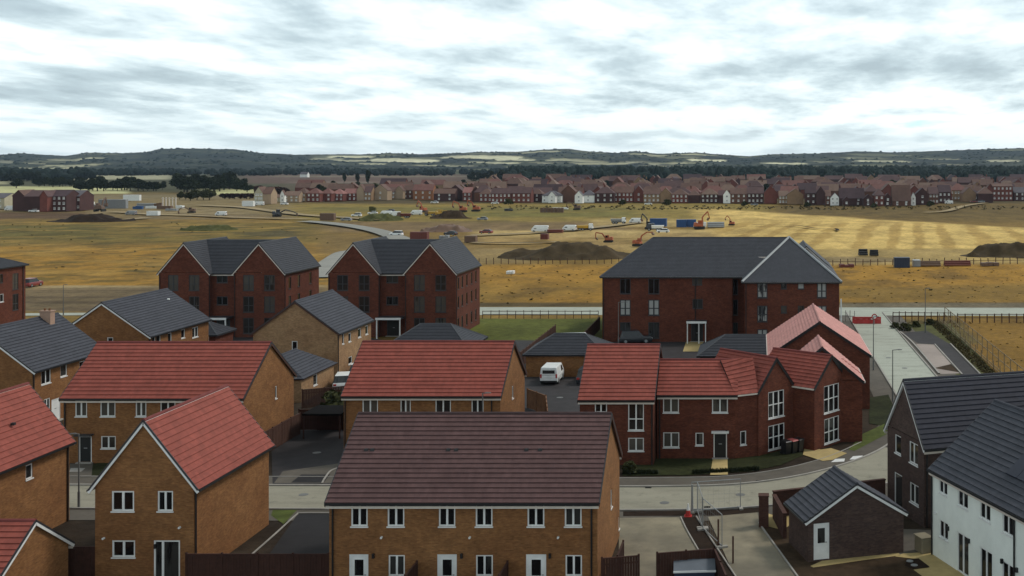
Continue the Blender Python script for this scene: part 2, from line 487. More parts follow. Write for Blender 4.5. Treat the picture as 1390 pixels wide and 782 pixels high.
    def finish(s, hollow=True):
        for key, f in s.faces.items():
            T = s.T(key); L = (f['p1'] - f['p0']).length
            xs = sorted({0.0, L, *[h[i] for h in f['holes'] for i in (0, 1)]})
            zs = sorted({f['z0'], f['z1'], *[h[i] for h in f['holes'] for i in (2, 3)]})
            for i in range(len(xs) - 1):
                for j in range(len(zs) - 1):
                    cx, cz = (xs[i] + xs[i + 1]) / 2, (zs[j] + zs[j + 1]) / 2
                    if any(h[0] < cx < h[1] and h[2] < cz < h[3] for h in f['holes']): continue
                    s.wall.poly([T(xs[i], 0, zs[j]), T(xs[i + 1], 0, zs[j]), T(xs[i + 1], 0, zs[j + 1]), T(xs[i], 0, zs[j + 1])])
            for (a0, a1, z0, z1) in f['holes']:
                q = -0.13
                s.wall.poly([T(a0, 0, z0), T(a0, q, z0), T(a0, q, z1), T(a0, 0, z1)])
                s.wall.poly([T(a1, q, z0), T(a1, 0, z0), T(a1, 0, z1), T(a1, q, z1)])
                s.wall.poly([T(a0, 0, z1), T(a0, q, z1), T(a1, q, z1), T(a1, 0, z1)])
                s.wall.poly([T(a0, q, z0), T(a0, 0, z0), T(a1, 0, z0), T(a1, q, z0)])
                s.wall.poly([T(a0, q, z0), T(a1, q, z0), T(a1, q, z1), T(a0, q, z1)])
        s.wall.build('wall', s.wallm, s.root)
        if s.tile.f:
            ro = s.tile.build('roof', s.roofm, s.root)
            s.under.build('soffit', s.trimm, ro)
            if s.ridge.f: s.ridge.build('ridge_tiles', M.get(s.ridgekey, s.roofm), ro)
            for m_ in s.gut.L: m_.build('gutter', s.gutm, ro)
            for m_ in s.caps: m_.build('verge_cap', M['grey_frame'] if s.gutm is M['black'] else s.trimm, ro)
            for m_ in s.fas: m_.build('fascia', s.fasm, ro)
            for m_ in s.trim.L: m_.build('bargeboard', s.trimm, ro)
        for m_ in s.pipes: m_.build('downpipe', s.gutm, s.root)
        return s.root
    def pipe(s, key, a, z1, z0=0.0, d=0.07):
        T = s.T(key); m = MB(); m.tube(T(a, d, z0), T(a, d, z1), 0.05, 8); s.pipes.append(m)
    # --- roof pieces (local rectangle = outer edge of the tiles)
    def gable(s, x0, x1, y0, y1, ze, zr, axis='x', barge=(1, 1), gut=(1, 1), walls=(1, 1), e=0.30, v=0.12, skip=()):
        if axis == 'x':
            A = lambda l, t, z: Vector((l, t, z)); l0, l1, t0, t1 = x0, x1, y0, y1
        else:
            A = lambda l, t, z: Vector((t, l, z)); l0, l1, t0, t1 = y0, y1, x0, x1
        tm = (t0 + t1) / 2
        for k, te in enumerate((t0, t1)):
            if k in skip: continue
            pl = [A(l0, te, ze), A(l1, te, ze), A(l1, tm, zr), A(l0, tm, zr)]
            tile_plane(s.tile, pl, s.gauge); slab_under(s.under, pl)
            if gut[k]:
                sg = -1 if k == 0 else 1
                p, q = A(l0, te + sg * 0.05, ze - 0.06), A(l1, te + sg * 0.05, ze - 0.06)
                s.gut.bar(p, q, 0.12, 0.11)
                if axis == 'x': fm = MB(); fm.bar(A(l0 + .02, te - sg * 0.04, ze - 0.24), A(l1 - .02, te - sg * 0.04, ze - 0.24), 0.04, 0.13); s.fas.append(fm)
        s.ridge.tube(A(l0 - 0.01, tm, zr - 0.03), A(l1 + 0.01, tm, zr - 0.03), 0.12, 8)
        for k, l in enumerate((l0, l1)):
            sg = -1 if k == 0 else 1
            if barge[k]:
                for te in (t0, t1):
                    p, q = A(l + sg * 0.012, te, ze - 0.16), A(l + sg * 0.012, tm, zr - 0.16)
                    s.trim.bar(p, q, 0.045, 0.15)
                    p, q = A(l + sg * 0.016, te, ze - 0.02), A(l + sg * 0.016, tm, zr - 0.02)
                    fm = MB(); fm.bar(p, q, 0.055, 0.10); s.caps.append(fm)
            if walls[k]:
                sl = (zr - ze) / ((t1 - t0) / 2)
                lw = l - sg * v; zt = ze + sl * e - 0.05
                s.wall.poly([A(lw, t0 + e, zt), A(lw, t1 - e, zt), A(lw, tm, zr - 0.06)])
        return ze + (zr - ze) / ((t1 - t0) / 2) * e - 0.05
    def hip(s, x0, x1, y0, y1, ze, zr, il, ir, e=0.3, gut=True, ym=None):
        """ridge along x, hipped at both ends by il / ir"""
        ym = (y0 + y1) / 2 if ym is None else ym
        a, b = Vector((x0 + il, ym, zr)), Vector((x1 - ir, ym, zr))
        c = [Vector((x0, y0, ze)), Vector((x1, y0, ze)), Vector((x1, y1, ze)), Vector((x0, y1, ze))]
        pls = [[c[0], c[1], b, a], [c[2], c[3], a, b]]
        pls.append([c[3], c[0], a]); pls.append([c[1], c[2], b])
        if (a - b).length < 0.05: pls = [[c[0], c[1], a], [c[2], c[3], a], [c[3], c[0], a], [c[1], c[2], a]]
        for p in pls: tile_plane(s.tile, p, s.gauge); slab_under(s.under, p)
        if (a - b).length > 0.05: s.ridge.tube(a, b, 0.1, 6)
        for i, q in enumerate((a, b, b, a)):
            s.ridge.tube(c[i] + Vector((0, 0, 0.02)), q + Vector((0, 0, 0.02)), 0.08, 6)
        if gut:
            for i in range(4):
                s.gut.bar(c[i] - Vector((0, 0, 0.08)), c[(i + 1) % 4] - Vector((0, 0, 0.08)), 0.14, 0.12)
        return ze
    def rect_faces(s, x0, x1, y0, y1, zf, zs=None):
        """four walls; zf = top of front/back, zs = top of the sides"""
        zs = zf if zs is None else zs
        s.face('F', (x0, y0), (x1, y0), zf); s.face('R', (x1, y0), (x1, y1), zs)
        s.face('B', (x1, y1), (x0, y1), zf); s.face('L', (x0, y1), (x0, y0), zs)
    def vent(s, x, y, z, slope_dir, dark=True):
        m = MB(); m.hexa([(x - 0.12, y - 0.1, z), (x + 0.12, y - 0.1, z), (x + 0.12, y + 0.12, z + 0.02), (x - 0.12, y + 0.12, z + 0.02),
                          (x - 0.1, y - 0.08, z + 0.14), (x + 0.1, y - 0.08, z + 0.14), (x + 0.1, y + 0.1, z + 0.16), (x - 0.1, y + 0.1, z + 0.16)])
        m.build('roof_vent', M['black'] if dark else M['w_paint'], s.root)

def simple_house(name, label, cat, loc, rz, W, D, ze, zr, axis, wall, roof, trim='white', gutter='black', gauge=0.35, group=None, e=0.3, v=0.12):
    b = Bld(name, label, cat, loc, rz, wall, roof, trim, gutter, group, gauge)
    zt = b.gable(0, W, 0, D, ze, zr, axis, e=e, v=v)
    if axis == 'x': b.rect_faces(v, W - v, e, D - e, zt)
    else: b.rect_faces(e, W - e, v, D - v, zt)
    b.W, b.D, b.ze, b.zr = W, D, ze, zr
    return b
def PXY(x, y, z):
    p = P(x, y, z); return (p.x, p.y)

# ================================================================== NEAR HOUSES
# --- purple roofed terrace (front centre)
y0 = P(0, 683, 5.0).y
xl, xr = P(441, 683, 5).x, P(813, 683, 5).x
b = simple_house('terraced_houses', 'long brown brick terrace with a purple-brown tiled roof in the front centre', 'terraced houses',
                 (xl, y0), 0, xr - xl, 10.2, 5.0, 8.65, 'x', 'buff', 't_purple', gauge=0.33, trim='wood')
for (a, c) in ((476.6, 499), (526, 548.8), (595.6, 618), (645.5, 668.5), (715.9, 738.9), (766.5, 789.5)):
    b.win('F', (a, c, 684, 714.5), 2)
for (a, c) in ((527.3, 549.5), (646, 669), (767.5, 790)): b.win('F', (a, c, 753.5, 782), 2)
for (a, c) in ((474, 500), (593.5, 620), (714, 741.4)): b.door('F', (a, c, 752.5, 806), 'white', 'white', glazed=True)
for (x, ya, yb) in ((830, 664, 689), (840.5, 700, 717)): b.win('R', (x - 0.9, x + 0.9, ya, yb), 1)
b.pipe('F', 0.2, 4.95); b.pipe('F', b.W - 0.55, 4.95); b.pipe('L', b.D - 1.2, 4.9)
for a in (2.3, 7.0, 11.7): b.wlight('F', a, 2.0); b.flue('F', a + 0.5, 3.1)
for x in (482.5, 491, 597, 608, 706, 725):
    q = P(x, 624, 7.0); b.vent(q.x - xl, 2.9, 7.02, 1)
b.finish()

# --- left front gabled house (red roof)
y0 = P(0, 665, 5.0).y; xl, xr = P(120, 665, 5).x, P(269, 665, 5).x
b = simple_house('detached_house', 'brown brick house with its white trimmed gable end facing forward under a red roof', 'house',
                 (xl, y0), 0, xr - xl, 9.9, 5.0, 8.85, 'y', 'buff', 't_red', gauge=0.38)
b.win('F', (151.5, 182, 666.5, 694), 2, bw=0.09); b.win('F', (213.8, 234.8, 666.5, 694), 2, bw=0.08)
b.win('F', (152, 183.4, 733.5, 756.5), 2, bw=0.09)
b.win('F', (208.5, 244.3, 733.5, 786), 3, bw=0.09, sill=False, name='patio_door', cuts=[0.34])
b.pipe('R', 0.1, 4.9); b.wlight('F', 3.3, 1.75); b.flue('F', 0.5, 2.3); b.flue('F', 4.7, 2.9); b.finish()

# --- leftmost red roof house
xr = P(102, 600, 5).x; y1 = P(102, 600, 5).y
b = simple_house('detached_house', 'brown brick house with a red roof cut off by the left edge', 'house',
                 (xr - 6.1, y1 - 10.0), 0, 6.1, 10.0, 5.0, 8.8, 'y', 'buff', 't_red', gauge=0.38, trim='cream')
b.win('R', (35, 44.5, 630, 650), 1); b.pipe('R', b.D - 0.5, 4.9)
for yy in (4.0, 6.0): b.vent(4.7, yy, 7.0, 1)
b.finish()

# --- bottom left garage
xr = -37.6; ya = F / ((797 - VY) / 20.8)
b = simple_house('garage', 'small brown brick garage with a red roof in the bottom left corner', 'garage',
                 (xr - 6.0, ya), 0, 6.0, 6.6, 2.2, 4.45, 'x', 'buff', 't_red', gauge=0.38)
b.door('F', (2.0, 4.5, 0, 2.1), 'white', local=True); b.finish()

# --- long red roofed terrace behind it
y0 = P(0, 541.5, 5).y; xl, xr = P(80.6, 541.5, 5).x, P(330, 541.5, 5).x
b = simple_house('terraced_houses', 'long brown brick terrace under a red roof with a black front door on its left', 'terraced houses',
                 (xl, y0), 0, xr - xl, 10.1, 5.0, 8.55, 'x', 'buff', 't_red', gauge=0.40, trim='wood')
for (a, c) in ((102, 118), (136, 156.5), (184, 198.5), (217.5, 238), (270, 290)): b.win('F', (a, c, 543.5, 565.5), 2, glass='glass_c')
b.win('F', (137, 157, 592, 609), 2, glass='glass_c'); b.door('F', (107, 124.5, 592, 628), 'black', canopy=2)
b.win('F', (200, 220, 592, 609), 2); b.win('R', (373.5, 376, 524, 541), 1)
b.pipe('F', 0.15, 4.9); b.pipe('L', 1.0, 4.9); b.finish()

# --- red terrace centre
y0 = P(0, 538.3, 5).y; xl, xr = P(462.6, 538.3, 5).x, P(680, 538.3, 5).x
b = simple_house('terraced_houses', 'brown brick terrace with a red roof directly behind the purple-roofed terrace', 'terraced houses',
                 (xl, y0), 0, xr - xl, 9.8, 5.0, 8.5, 'x', 'buff', 't_red', gauge=0.40, trim='wood')
for (a, c) in ((492, 513), (543.5, 557.5), (591, 612), (640, 656.5)): b.win('F', (a, c, 542, 560.5), 2, glass='glass_c')
for (a, c) in ((492, 513), (591, 612)): b.win('F', (a, c, 590, 608), 2)
b.door('F', (543, 558, 590, 630), 'black', canopy=1); b.door('F', (640, 656, 590, 630), 'black', canopy=1)
b.win('R', (695, 697, 524, 541), 1)
b.pipe('F', 0.12, 4.9); b.pipe('F', b.W - 0.9, 4.9); b.finish()

# --- dark roofed houses upper left
def side_house(label, ze_near, ze_far, xr_near, W, D, zr, roof, wall, trim, wins, chimney=None, extra=None):
    q = P(*ze_near, 5.0)
    b = simple_house('detached_house', label, 'house', (q.x - W, q.y), 0, W, D, 5.0, zr, 'y', wall, roof, gauge=0.36, trim=trim)
    for w in wins: b.win(*w[:2], **(w[2] if len(w) > 2 else {}))
    if chimney:
        m = MB(); x, y, z = chimney
        m.box(x - 0.5, y - 0.35, z - 1.2, x + 0.5, y + 0.35, z + 0.62); m.box(x - 0.56, y - 0.41, z + 0.623, x + 0.56, y + 0.41, z + 0.72)
        c = m.build('chimney', M['chim'], b.root)
        p = MB()
        for dx in (-0.22, 0.22): p.tube((x + dx, y, z + 0.721), (x + dx, y, z + 0.92), 0.1, 8)
        p.build('chimney_pot', M['wood_warm'], c)
    b.pipe('R', 0.1, 4.9)
    if extra: extra(b)
    b.finish(); return b
side_house('brown brick house with a grey roof and white bargeboards behind the long red roof', (204.5, 457.5), None, 0, 10.2, 13.2, 8.57, 't_grey', 'buff', 'white',
           [('R', (206, 211, 456, 473), dict(lights=1)), ('R', (212, 218, 454, 471), dict(lights=1)), ('R', (228, 233, 452, 467), dict(lights=1)), ('R', (246, 251, 447, 459), dict(lights=1)), ('R', (261, 269, 444, 458), dict(lights=2)),
            ('F', (145.5, 153.5, 458, 474), dict(lights=1))], None, lambda b: b.vent(6.6, 10.5, 7.6, 1, False))
side_house('brown brick house with a blue-grey roof and a pale chimney at the left edge', (47.5, 505.3), None, 0, 9.6, 11.0, 8.65, 't_grey', 'buff', 'white',
           [('R', (56, 69, 500, 521), dict(lights=2)), ('R', (82, 91, 494, 511), dict(lights=1)), ('R', (60, 68, 541, 560), dict(lights=2)), ('R', (108, 116, 490, 505), dict(lights=1))],
           (5.3, 8.6, 8.5), lambda b: b.door('R', (70, 82, 541, 570), 'white', 'white'))
side_house('tan brick house with a grey roof left of the parked white cars', (461.3, 453.6), None, 0, 9.5, 10.7, 8.48, 't_grey', 'tan', 'wood',
           [('F', (396, 403.7, 463, 477), dict(lights=1)), ('R', (464.5, 467, 452, 467), dict(lights=1)), ('R', (473, 476.5, 452, 464), dict(lights=1)), ('R', (486, 490, 446, 458), dict(lights=1)), ('R', (496, 499.5, 442, 454), dict(lights=1)), ('R', (473, 478, 484, 494), dict(lights=1))],
           None)
# attached lean garage with hipped grey roof
b = Bld('garage', 'small garage with a hipped grey roof behind the long red-roofed terrace', 'garage', (-49.9, 109.5), 0, 'tan', 't_grey', 'wood', 'black')
x0_, x1_, y0_, y1_ = 0, 6.2, 0, 9.0
rm, ym_ = Vector((3.1, 2.2, 4.25)), Vector((3.1, 6.0, 4.25))
cc = [Vector((x0_, y0_, 2.3)), Vector((x1_, y0_, 2.3)), Vector((x1_, y1_, 2.3)), Vector((x0_, y1_, 2.3))]
for pl in ([cc[0], cc[1], rm], [cc[1], cc[2], ym_, rm], [cc[2], cc[3], ym_], [cc[3], cc[0], rm, ym_]):
    tile_plane(b.tile, pl, 0.36); slab_under(b.under, pl)
b.ridge.tube(rm, ym_, 0.1, 6)
b.rect_faces(0.3, 5.9, 0.3, 8.7, 2.3)
b.win('R', (3.0, 4.0, 1.0, 2.1), 1, local=True); b.finish()

# --- hipped garages behind
def hip_garage(label, x0, x1, y0, y1, ze, zr, ins, wall):
    b = Bld('garage_block', label, 'garage', (x0, y0), 0, wall, 'slate', 'grey_frame', 'black', gauge=0.3)
    W, D = x1 - x0, y1 - y0
    b.hip(0, W, 0, D, ze, zr, ins, ins); b.rect_faces(0.3, W - 0.3, 0.3, D - 0.3, ze)
    n = max(2, int(W / 3))
    for i in range(n):
        a = 0.5 + i * (W - 0.9) / n
        b.door('B', (a, a + 2.2, 0, 2.1), 'grey_frame', local=True, step=False)
    b.finish()
hip_garage('low garage with a dark hipped roof behind the middle red-roofed terrace', -42.0, -32.2, 126.5, 135.6, 2.4, 4.6, 3.2, 'tan')
hip_garage('low garage with a dark hipped roof and buff wall behind the parked white van', -25.4, -16.5, 122.8, 130.3, 2.4, 4.15, 2.8, 'buff')
hip_garage('low garage with a dark hipped roof beside the pale pink gable', -6.6, 4.0, 121.9, 129.4, 2.4, 4.15, 2.9, 'red')
# pyramid roofed bin store by the left flats
b = Bld('bin_store', 'tiny red brick bin store with a pyramid slate roof before the left flats', 'bin store', (-70.2, 138.2), 0, 'red', 'slate', 'grey_frame', 'grey_frame', gauge=0.3)
b.hip(0, 4.6, 0, 5.2, 2.2, 3.5, 2.3, 2.3); b.rect_faces(0.3, 4.3, 0.3, 4.9, 2.2)
b.door('F', (1.2, 3.2, 0, 2.0), 'wood', local=True); b.finish()

# ================================================================== RED BRICK CORNER COMPLEX
y7a = P(0, 543.5, 5).y; xa0, xa1 = P(784, 543.5, 5).x, P(888.5, 543.5, 5).x
b = simple_house('terraced_house', 'tall end house of the red brick row with a two storey hall window', 'house',
                 (xa0, y7a), 0, xa1 - xa0, 10.1, 5.0, 8.45, 'x', 'red', 't_red', gauge=0.40, trim='wood')
b.win('F', (807.4, 824, 546, 560), 2); b.win('F', (852.7, 874, 547.5, 584.5), 2, 0.42, glass='glass_c')
b.win('F', (852.7, 874, 594.3, 612.5), 2, glass='glass_c'); b.win('F', (807.4, 824, 594.3, 612.5), 2)
b.pipe('F', b.W - 0.35, 4.9); b.finish()
# lower middle house
y7b = P(0, 536.8, 5).y; xb0 = xa1; xb1 = P(998, 536.8, 5).x
b = Bld('terraced_house', 'lower red brick house with a black front door and yellow path', 'house', (xb0, y7b), 0, 'red', 't_red', 'cream', 'black', gauge=0.40)
Wb = xb1 - xb0
b.gable(0, Wb + 0.2, 0, 6.3, 5.0, 7.25, 'x', barge=(0, 0), walls=(0, 1))
b.face('F', (0.0, 0.3), (Wb, 0.3), 5.15); b.face('R', (Wb, 0.3), (Wb, 6.0), 5.15); b.face('B', (Wb, 6.0), (0, 6.0), 5.15)
b.win('F', (900, 921.5, 540, 560.3), 2, glass='glass_c'); b.win('F', (966.6, 988, 540, 560.3), 2, glass='glass_c')
b.win('F', (900.3, 922, 587, 607.5), 2, glass='glass_c'); b.win('F', (944, 955, 587.5, 604.8), 1, glass='glass_c')
b.door('F', (968.6, 986.8, 588, 624), 'black', canopy=1)
b.pipe('F', 0.2, 4.9); b.wlight('F', 5.35, 2.0); b.finish()

# two angled gabled wings
def wing(label, pl, pr, back, ze, zr, wins, nm='corner_house', roof='t_red'):
    """gable face between eave pixels pl, pr; ridge runs back `back` metres"""
    a, c = P(*pl, ze), P(*pr, ze)
    d = c - a; W = d.length; rz = math.atan2(d.y, d.x)
    b = Bld(nm, label, 'house', (a.x, a.y), rz, 'red', roof, 'black', 'cream', gauge=0.36)
    zt = b.gable(0, W, 0, back, ze, zr, 'y', barge=(1, 0), walls=(1, 1), e=0.12, v=0.05, gut=(1, 1))
    b.rect_faces(0.12, W - 0.12, 0.05, back - 0.05, zt)
    for w in wins: b.win(*w[:2], **(w[2] if len(w) > 2 else {}))
    return b
b = wing('red brick wing with one gable beside the wheelie bins', (1028.7, 533.5), (1079, 523.3), 6.5, 5.0, 7.5,
         [('F', (1043, 1064.5, 530.5, 566.5), dict(lights=3, transom=0.5)), ('F', (1043, 1065, 576, 609), dict(lights=3, transom=0.5))])
# bend piece joining the straight row to this wing
Mi = b.M.inverted()
def L3(x, y, z): return Mi @ P(x, y, z)
e0, e1 = L3(998, 536.8, 5.0), L3(1029.5, 533.2, 5.0); r0, r1 = L3(978, 489, 7.25), L3(1022, 485.5, 7.45)
pl = [e0, e1, r1, r0]; tile_plane(b.tile, pl, 0.40); slab_under(b.under, pl)
b.gut.bar(e0 - Vector((0, 0, .06)), e1 - Vector((0, 0, .06)), 0.12, 0.11)
w0 = (Mi @ Vector((xb1, y7b + 0.3, 0))).to_2d(); w1 = (Mi @ (P(1028.7, 533.5, 5) + Vector((0.15, 0.3, -5)))).to_2d()
b.face('D', w0, w1, 5.1)
b.win('D', (1005, 1013, 585, 604), 1)
b.finish()
b = wing('red brick wing with one gable and yellow paving at its foot', (1105, 528), (1152.6, 515.2), 6.0, 5.0, 7.35,
         [('F', (1118.5, 1139, 522, 559), dict(lights=3, transom=0.5)), ('F', (1119, 1139, 566.5, 600), dict(lights=3, transom=0.45))])
# short return with the slim window to the right
c0 = (Mi2 := b.M.inverted()) @ (P(1152.6, 515.2, 5) + Vector((-0.1, 0.15, -5))); c1 = Mi2 @ Vector((8.6, 97.4, 0))
b.face('D', c0.to_2d(), c1.to_2d(), 5.1)
b.win('D', (1155, 1161, 558, 575), 1)
Lm = b.M.inverted()
pl = [Lm @ P(1150, 516.3, 5), Lm @ P(1169.5, 507.5, 5), Lm @ Vector((7.2, 97.6, 6.3)), Lm @ Vector((6.1, 95.0, 6.9))]
tile_plane(b.tile, pl, 0.36); slab_under(b.under, pl)
b.gut.bar(pl[0] - Vector((0, 0, .07)), pl[1] - Vector((0, 0, .07)), 0.12, 0.1)
b.finish()
# recessed link wall with dark doorway between the wings
pa = P(1076, 523.3, 5); pb = P(1108, 527.3, 5)
q0 = Vector((pa.x + 0.2, pa.y + 1.6, 0)); q1 = Vector((pb.x + 0.6, pb.y + 2.9, 0))
d = q1 - q0
b = Bld('porch_link', 'recessed dark red link wall between the two angled gable wings', 'house', (q0.x, q0.y), math.atan2(d.y, d.x), 'red', 't_red', 'black', 'cream', gauge=0.36)
b.face('F', (0, 0), (d.length, 0), 5.2)
pl = [(0, -0.5, 5.0), (d.length, -0.5, 5.0), (d.length, 3.0, 7.0), (0, 3.0, 7.0)]
tile_plane(b.tile, pl); slab_under(b.under, pl)
b.door('F', (0.35, 1.3, 0, 2.1), 'wood', 'black', local=True); b.finish()
# main body behind the right wing, pale pink roof with sky glare in its colour
b = Bld('corner_house', 'red brick house body with pale pink roof tiles painted with sky glare just before the large pink gable', 'house', (1.75, 94.2), 0, 'red', 't_pink_glare', 'black', 'cream', gauge=0.36)
b.gable(0, 6.95, 0, 6.4, 5.0, 7.85, 'y', barge=(1, 1), walls=(1, 1), e=0.12)
b.rect_faces(0.12, 6.8, 0.12, 6.2, 5.1); b.finish()
# large pink roofed house
q = P(1042.5, 483, 5); q2 = P(1183, 483, 5)
b = simple_house('detached_house', 'large red brick house with a pale pink roof painted with sky glare beside the new road', 'house',
                 (q.x, q.y), 0, q2.x - q.x, 13.4, 5.0, 8.2, 'y', 'red', 't_pink_glare', trim='black', gutter='cream', e=0.15)
b.finish()

# ================================================================== FLATS
def flats_gabled(label, x0, y0, W, D, g1, g2, pxs, mids, rows, mid_rows, side, canopy):
    """three storey block, cross gables g1 and g2 = (left, right) in local x"""
    b = Bld('apartment_block', label, 'flats', (x0, y0), 0, 'red', 'slate', 'cream', 'black', gauge=0.3)
    ze, zr = 8.4, 12.5; pr = 0.7
    b.gable(g1[0], g1[1], 0, D, ze, zr, 'y', e=0.2, v=0.1)
    b.gable(g2[0], g2[1], 0, D, ze, zr, 'y', e=0.2, v=0.1)
    b.gable((g1[0] + g1[1]) / 2, (g2[0] + g2[1]) / 2, pr, D - 0.3, ze, zr - 0.03, 'x', barge=(0, 0), walls=(0, 0))
    e = 0.2; v = 0.1; zt = ze + 0.15
    b.face('G1', (g1[0] + e, v), (g1[1] - e, v), zt); b.face('S1', (g1[1] - e, v), (g1[1] - e, pr + 0.3), zt)
    b.face('Mi', (g1[1] - e, pr + 0.3), (g2[0] + e, pr + 0.3), zt); b.face('S2', (g2[0] + e, pr + 0.3), (g2[0] + e, v), zt)
    b.face('G2', (g2[0] + e, v), (g2[1] - e, v), zt)
    b.face('R', (g2[1] - e, v), (g2[1] - e, D - v), zt); b.face('B', (g2[1] - e, D - v), (g1[0] + e, D - v), zt); b.face('L', (g1[0] + e, D - v), (g1[0] + e, v), zt)
    for key, cols in pxs.items():
        for (a, c) in cols:
            for (u, w) in rows: b.win(key, (a, c, u, w), 2, 0.42, 'grey_frame', 'glass_c', bw=0.09)
    for (a, c) in mids:
        for (u, w) in mid_rows: b.win('Mi', (a, c, u, w), 2, 0, 'grey_frame', bw=0.09)
    for yy in side:
        for zz in (0.8, 3.7, 6.2): b.win('R', (yy, yy + 0.8, zz, zz + 1.6), 1, 0, 'grey_frame', local=True, bw=0.09)
    a0, a1, _, zc = b.pix('Mi', canopy[0], canopy[1], canopy[2], 450)
    T = b.T('Mi'); c = MB(); c.boxT(T, a0, a1, -0.02, 2.3, 2.55, 2.75); co = c.build('porch_canopy', M['grey_frame'], b.root)
    c = MB(); c.boxT(T, a0, a1, 2.3, 2.36, 2.5, 2.78); c.build('canopy_edge', M['white'], co)
    for a in (a0 + 0.15, a1 - 0.15):
        c = MB(); c.boxT(T, a - 0.07, a + 0.07, 2.12, 2.28, 0, 2.55); c.build('post', M['white'], b.root)
    b.door('Mi', ((a0 + a1) / 2 - 0.9, (a0 + a1) / 2 + 0.9, 0, 2.2), 'black', 'grey_frame', local=True)
    for key, a in (('G1', 0.15), ('G2', 0.15), ('S1', 0.1)): b.pipe(key, a, 8.3)
    b.pipe('R', 0.2, 8.3)
    b.finish(); return b
Y1 = 150.9
X0 = (213 - VX) * Y1 / F
k = Y1 / F
rowsA = ((373.5, 394.5), (402.5, 424), (431.5, 453))
flats_gabled('three storey red brick flats with twin gables, left of the two alike blocks', X0, Y1, 16.9, 12.2, (0, 7.0), (9.9, 16.95),
             {'G1': ((228, 242), (256.5, 270.5)), 'G2': ((330, 344.5), (358.5, 373))}, ((294, 309),), rowsA, ((374, 384), (402.5, 414), (432, 441)), (1.5, 4.5, 8.5), (279, 318, 433))
X0 = (443 - VX) * Y1 / F
flats_gabled('three storey red brick flats with twin gables, right of the two alike blocks', X0, Y1, 17.3, 13.3, (0, 7.05), (10.1, 17.25),
             {'G1': ((457.5, 472.5), (487, 501.5)), 'G2': ((562, 576.5), (591, 605.5))}, ((524.5, 540.5),), rowsA, ((374, 384), (402.5, 414)), (1.0, 3.0, 5.4, 8.0, 10.4), (507, 552, 433))

# far left hipped flats
b = Bld('apartment_block', 'red brick flats with a hipped slate roof cut off by the left edge', 'flats', (-122.0, 150.0), 0, 'red', 'slate', 'grey_frame', 'black', gauge=0.3)
b.hip(0, 16.4, 0, 15.2, 8.4, 12.0, 8.1, 8.1); b.rect_faces(0.3, 16.1, 0.3, 14.9, 8.4)
for (a, c) in ((17, 25),):
    for (u, w) in ((371, 393), (399, 421)): b.win('R', (a, c, u, w), 2, 0.4, 'grey_frame', 'glass_c')
b.win('R', (0, 4, 372, 384), 1, 0, 'grey_frame'); b.win('R', (0, 5, 399, 410), 1, 0, 'white')
b.pipe('R', 14.0, 8.3); b.finish()

# big hipped flats right
Yf = 146.9; kf = Yf / F; X0 = (814 - VX) * kf
b = Bld('apartment_block', 'large red brick flats under a long hipped slate roof, right of the twin-gabled blocks', 'flats', (X0, Yf), 0, 'red', 'slate', 'cream', 'black', gauge=0.3)
zr = 13.0; WX = 10.3 - X0; wx0 = -2.1 - X0; wx1 = 10.35 - X0; rx = 4.1 - X0; fy = 142.3 - Yf
A_ = Vector((6.2, 7.5, zr)); B_ = Vector((rx, 7.5, zr))
V = Vector
for pl in ([V((0, 0, 8.4)), V((wx0, 0, 8.4)), V((wx0 + 4.0, 3.9, 10.6)), B_, A_],
           [V((0, 15, 8.4)), V((0, 0, 8.4)), A_], [V((WX, 15, 8.4)), V((0, 15, 8.4)), A_, B_],
           [V((wx0, fy, 8.2)), V((wx1, fy, 8.2)), B_], [V((wx1, fy, 8.2)), V((wx1, 15, 8.4)), B_],
           [V((wx0, 0.0, 8.4)), V((wx0, fy, 8.2)), B_]):
    tile_plane(b.tile, pl, 0.3, 0.02); slab_under(b.under, pl)
for p, q_ in ((A_, B_), (V((0, 0, 8.4)), A_)): b.ridge.tube(p, q_, 0.1, 6)
hm = MB(); hm.tube(V((wx0, fy, 8.26)), B_ + V((0, 0, 0.06)), 0.16, 6); hm.tube(V((wx1, fy, 8.26)), B_ + V((0, 0, 0.06)), 0.14, 6)
hm.build('hip_tiles', M['galv'], b.root)
for p, q_ in ((V((0, 0, 8.3)), V((wx0, 0, 8.3))), (V((wx0, fy, 8.1)), V((wx1, fy, 8.1)))): b.gut.bar(p, q_, 0.14, 0.14)
b.gable(wx1 - 7.5, wx1 - 0.1, 10.0, 22.0, 8.4, 11.6, 'y', e=0.2)
e = 0.3
b.face('F', (e, e), (wx0 + e - 1.6, e), 8.4); b.face('K', (wx0 + e - 1.6, e), (wx0 + e - 1.6, e + 1.4), 8.4)
b.face('N', (wx0 + e - 1.6, e + 1.4), (wx0 + e, e + 1.4), 8.4)
b.face('J', (wx0 + e, e + 1.4), (wx0 + e, fy + e), 8.3); b.face('W', (wx0 + e, fy + e), (wx1 - e, fy + e), 8.2)
b.face('R', (wx1 - e, fy + e), (wx1 - e, 21.6), 8.4); b.face('B', (wx1 - e, 21.6), (e, 21.6), 8.0); b.face('L', (e, 21.6), (e, e), 8.0)
for (a, c) in ((841.5, 856), (880, 895)):
    b.win('F', (a, c, 378.5, 399), 2, 0, 'grey_frame', 'glass', bw=0.09)
    b.win('F', (a, c, 406.8, 428.3), 2, 0.45, 'grey_frame', 'glass_l', bw=0.12)
    b.win('F', (a, c, 437.5, 459.5), 2, 0, 'grey_frame', 'glass', bw=0.09)
b.win('F', (939.5, 953, 377.5, 387), 2, 0, 'grey_frame', 'glass_c'); b.win('F', (940, 954, 406, 419), 2, 0, 'grey_frame', 'glass')
for (u, w) in ((380, 400), (407, 428), (438, 459)): b.win('N', (991, 1001.5, u, w), 1, 0, 'grey_frame', 'glass')
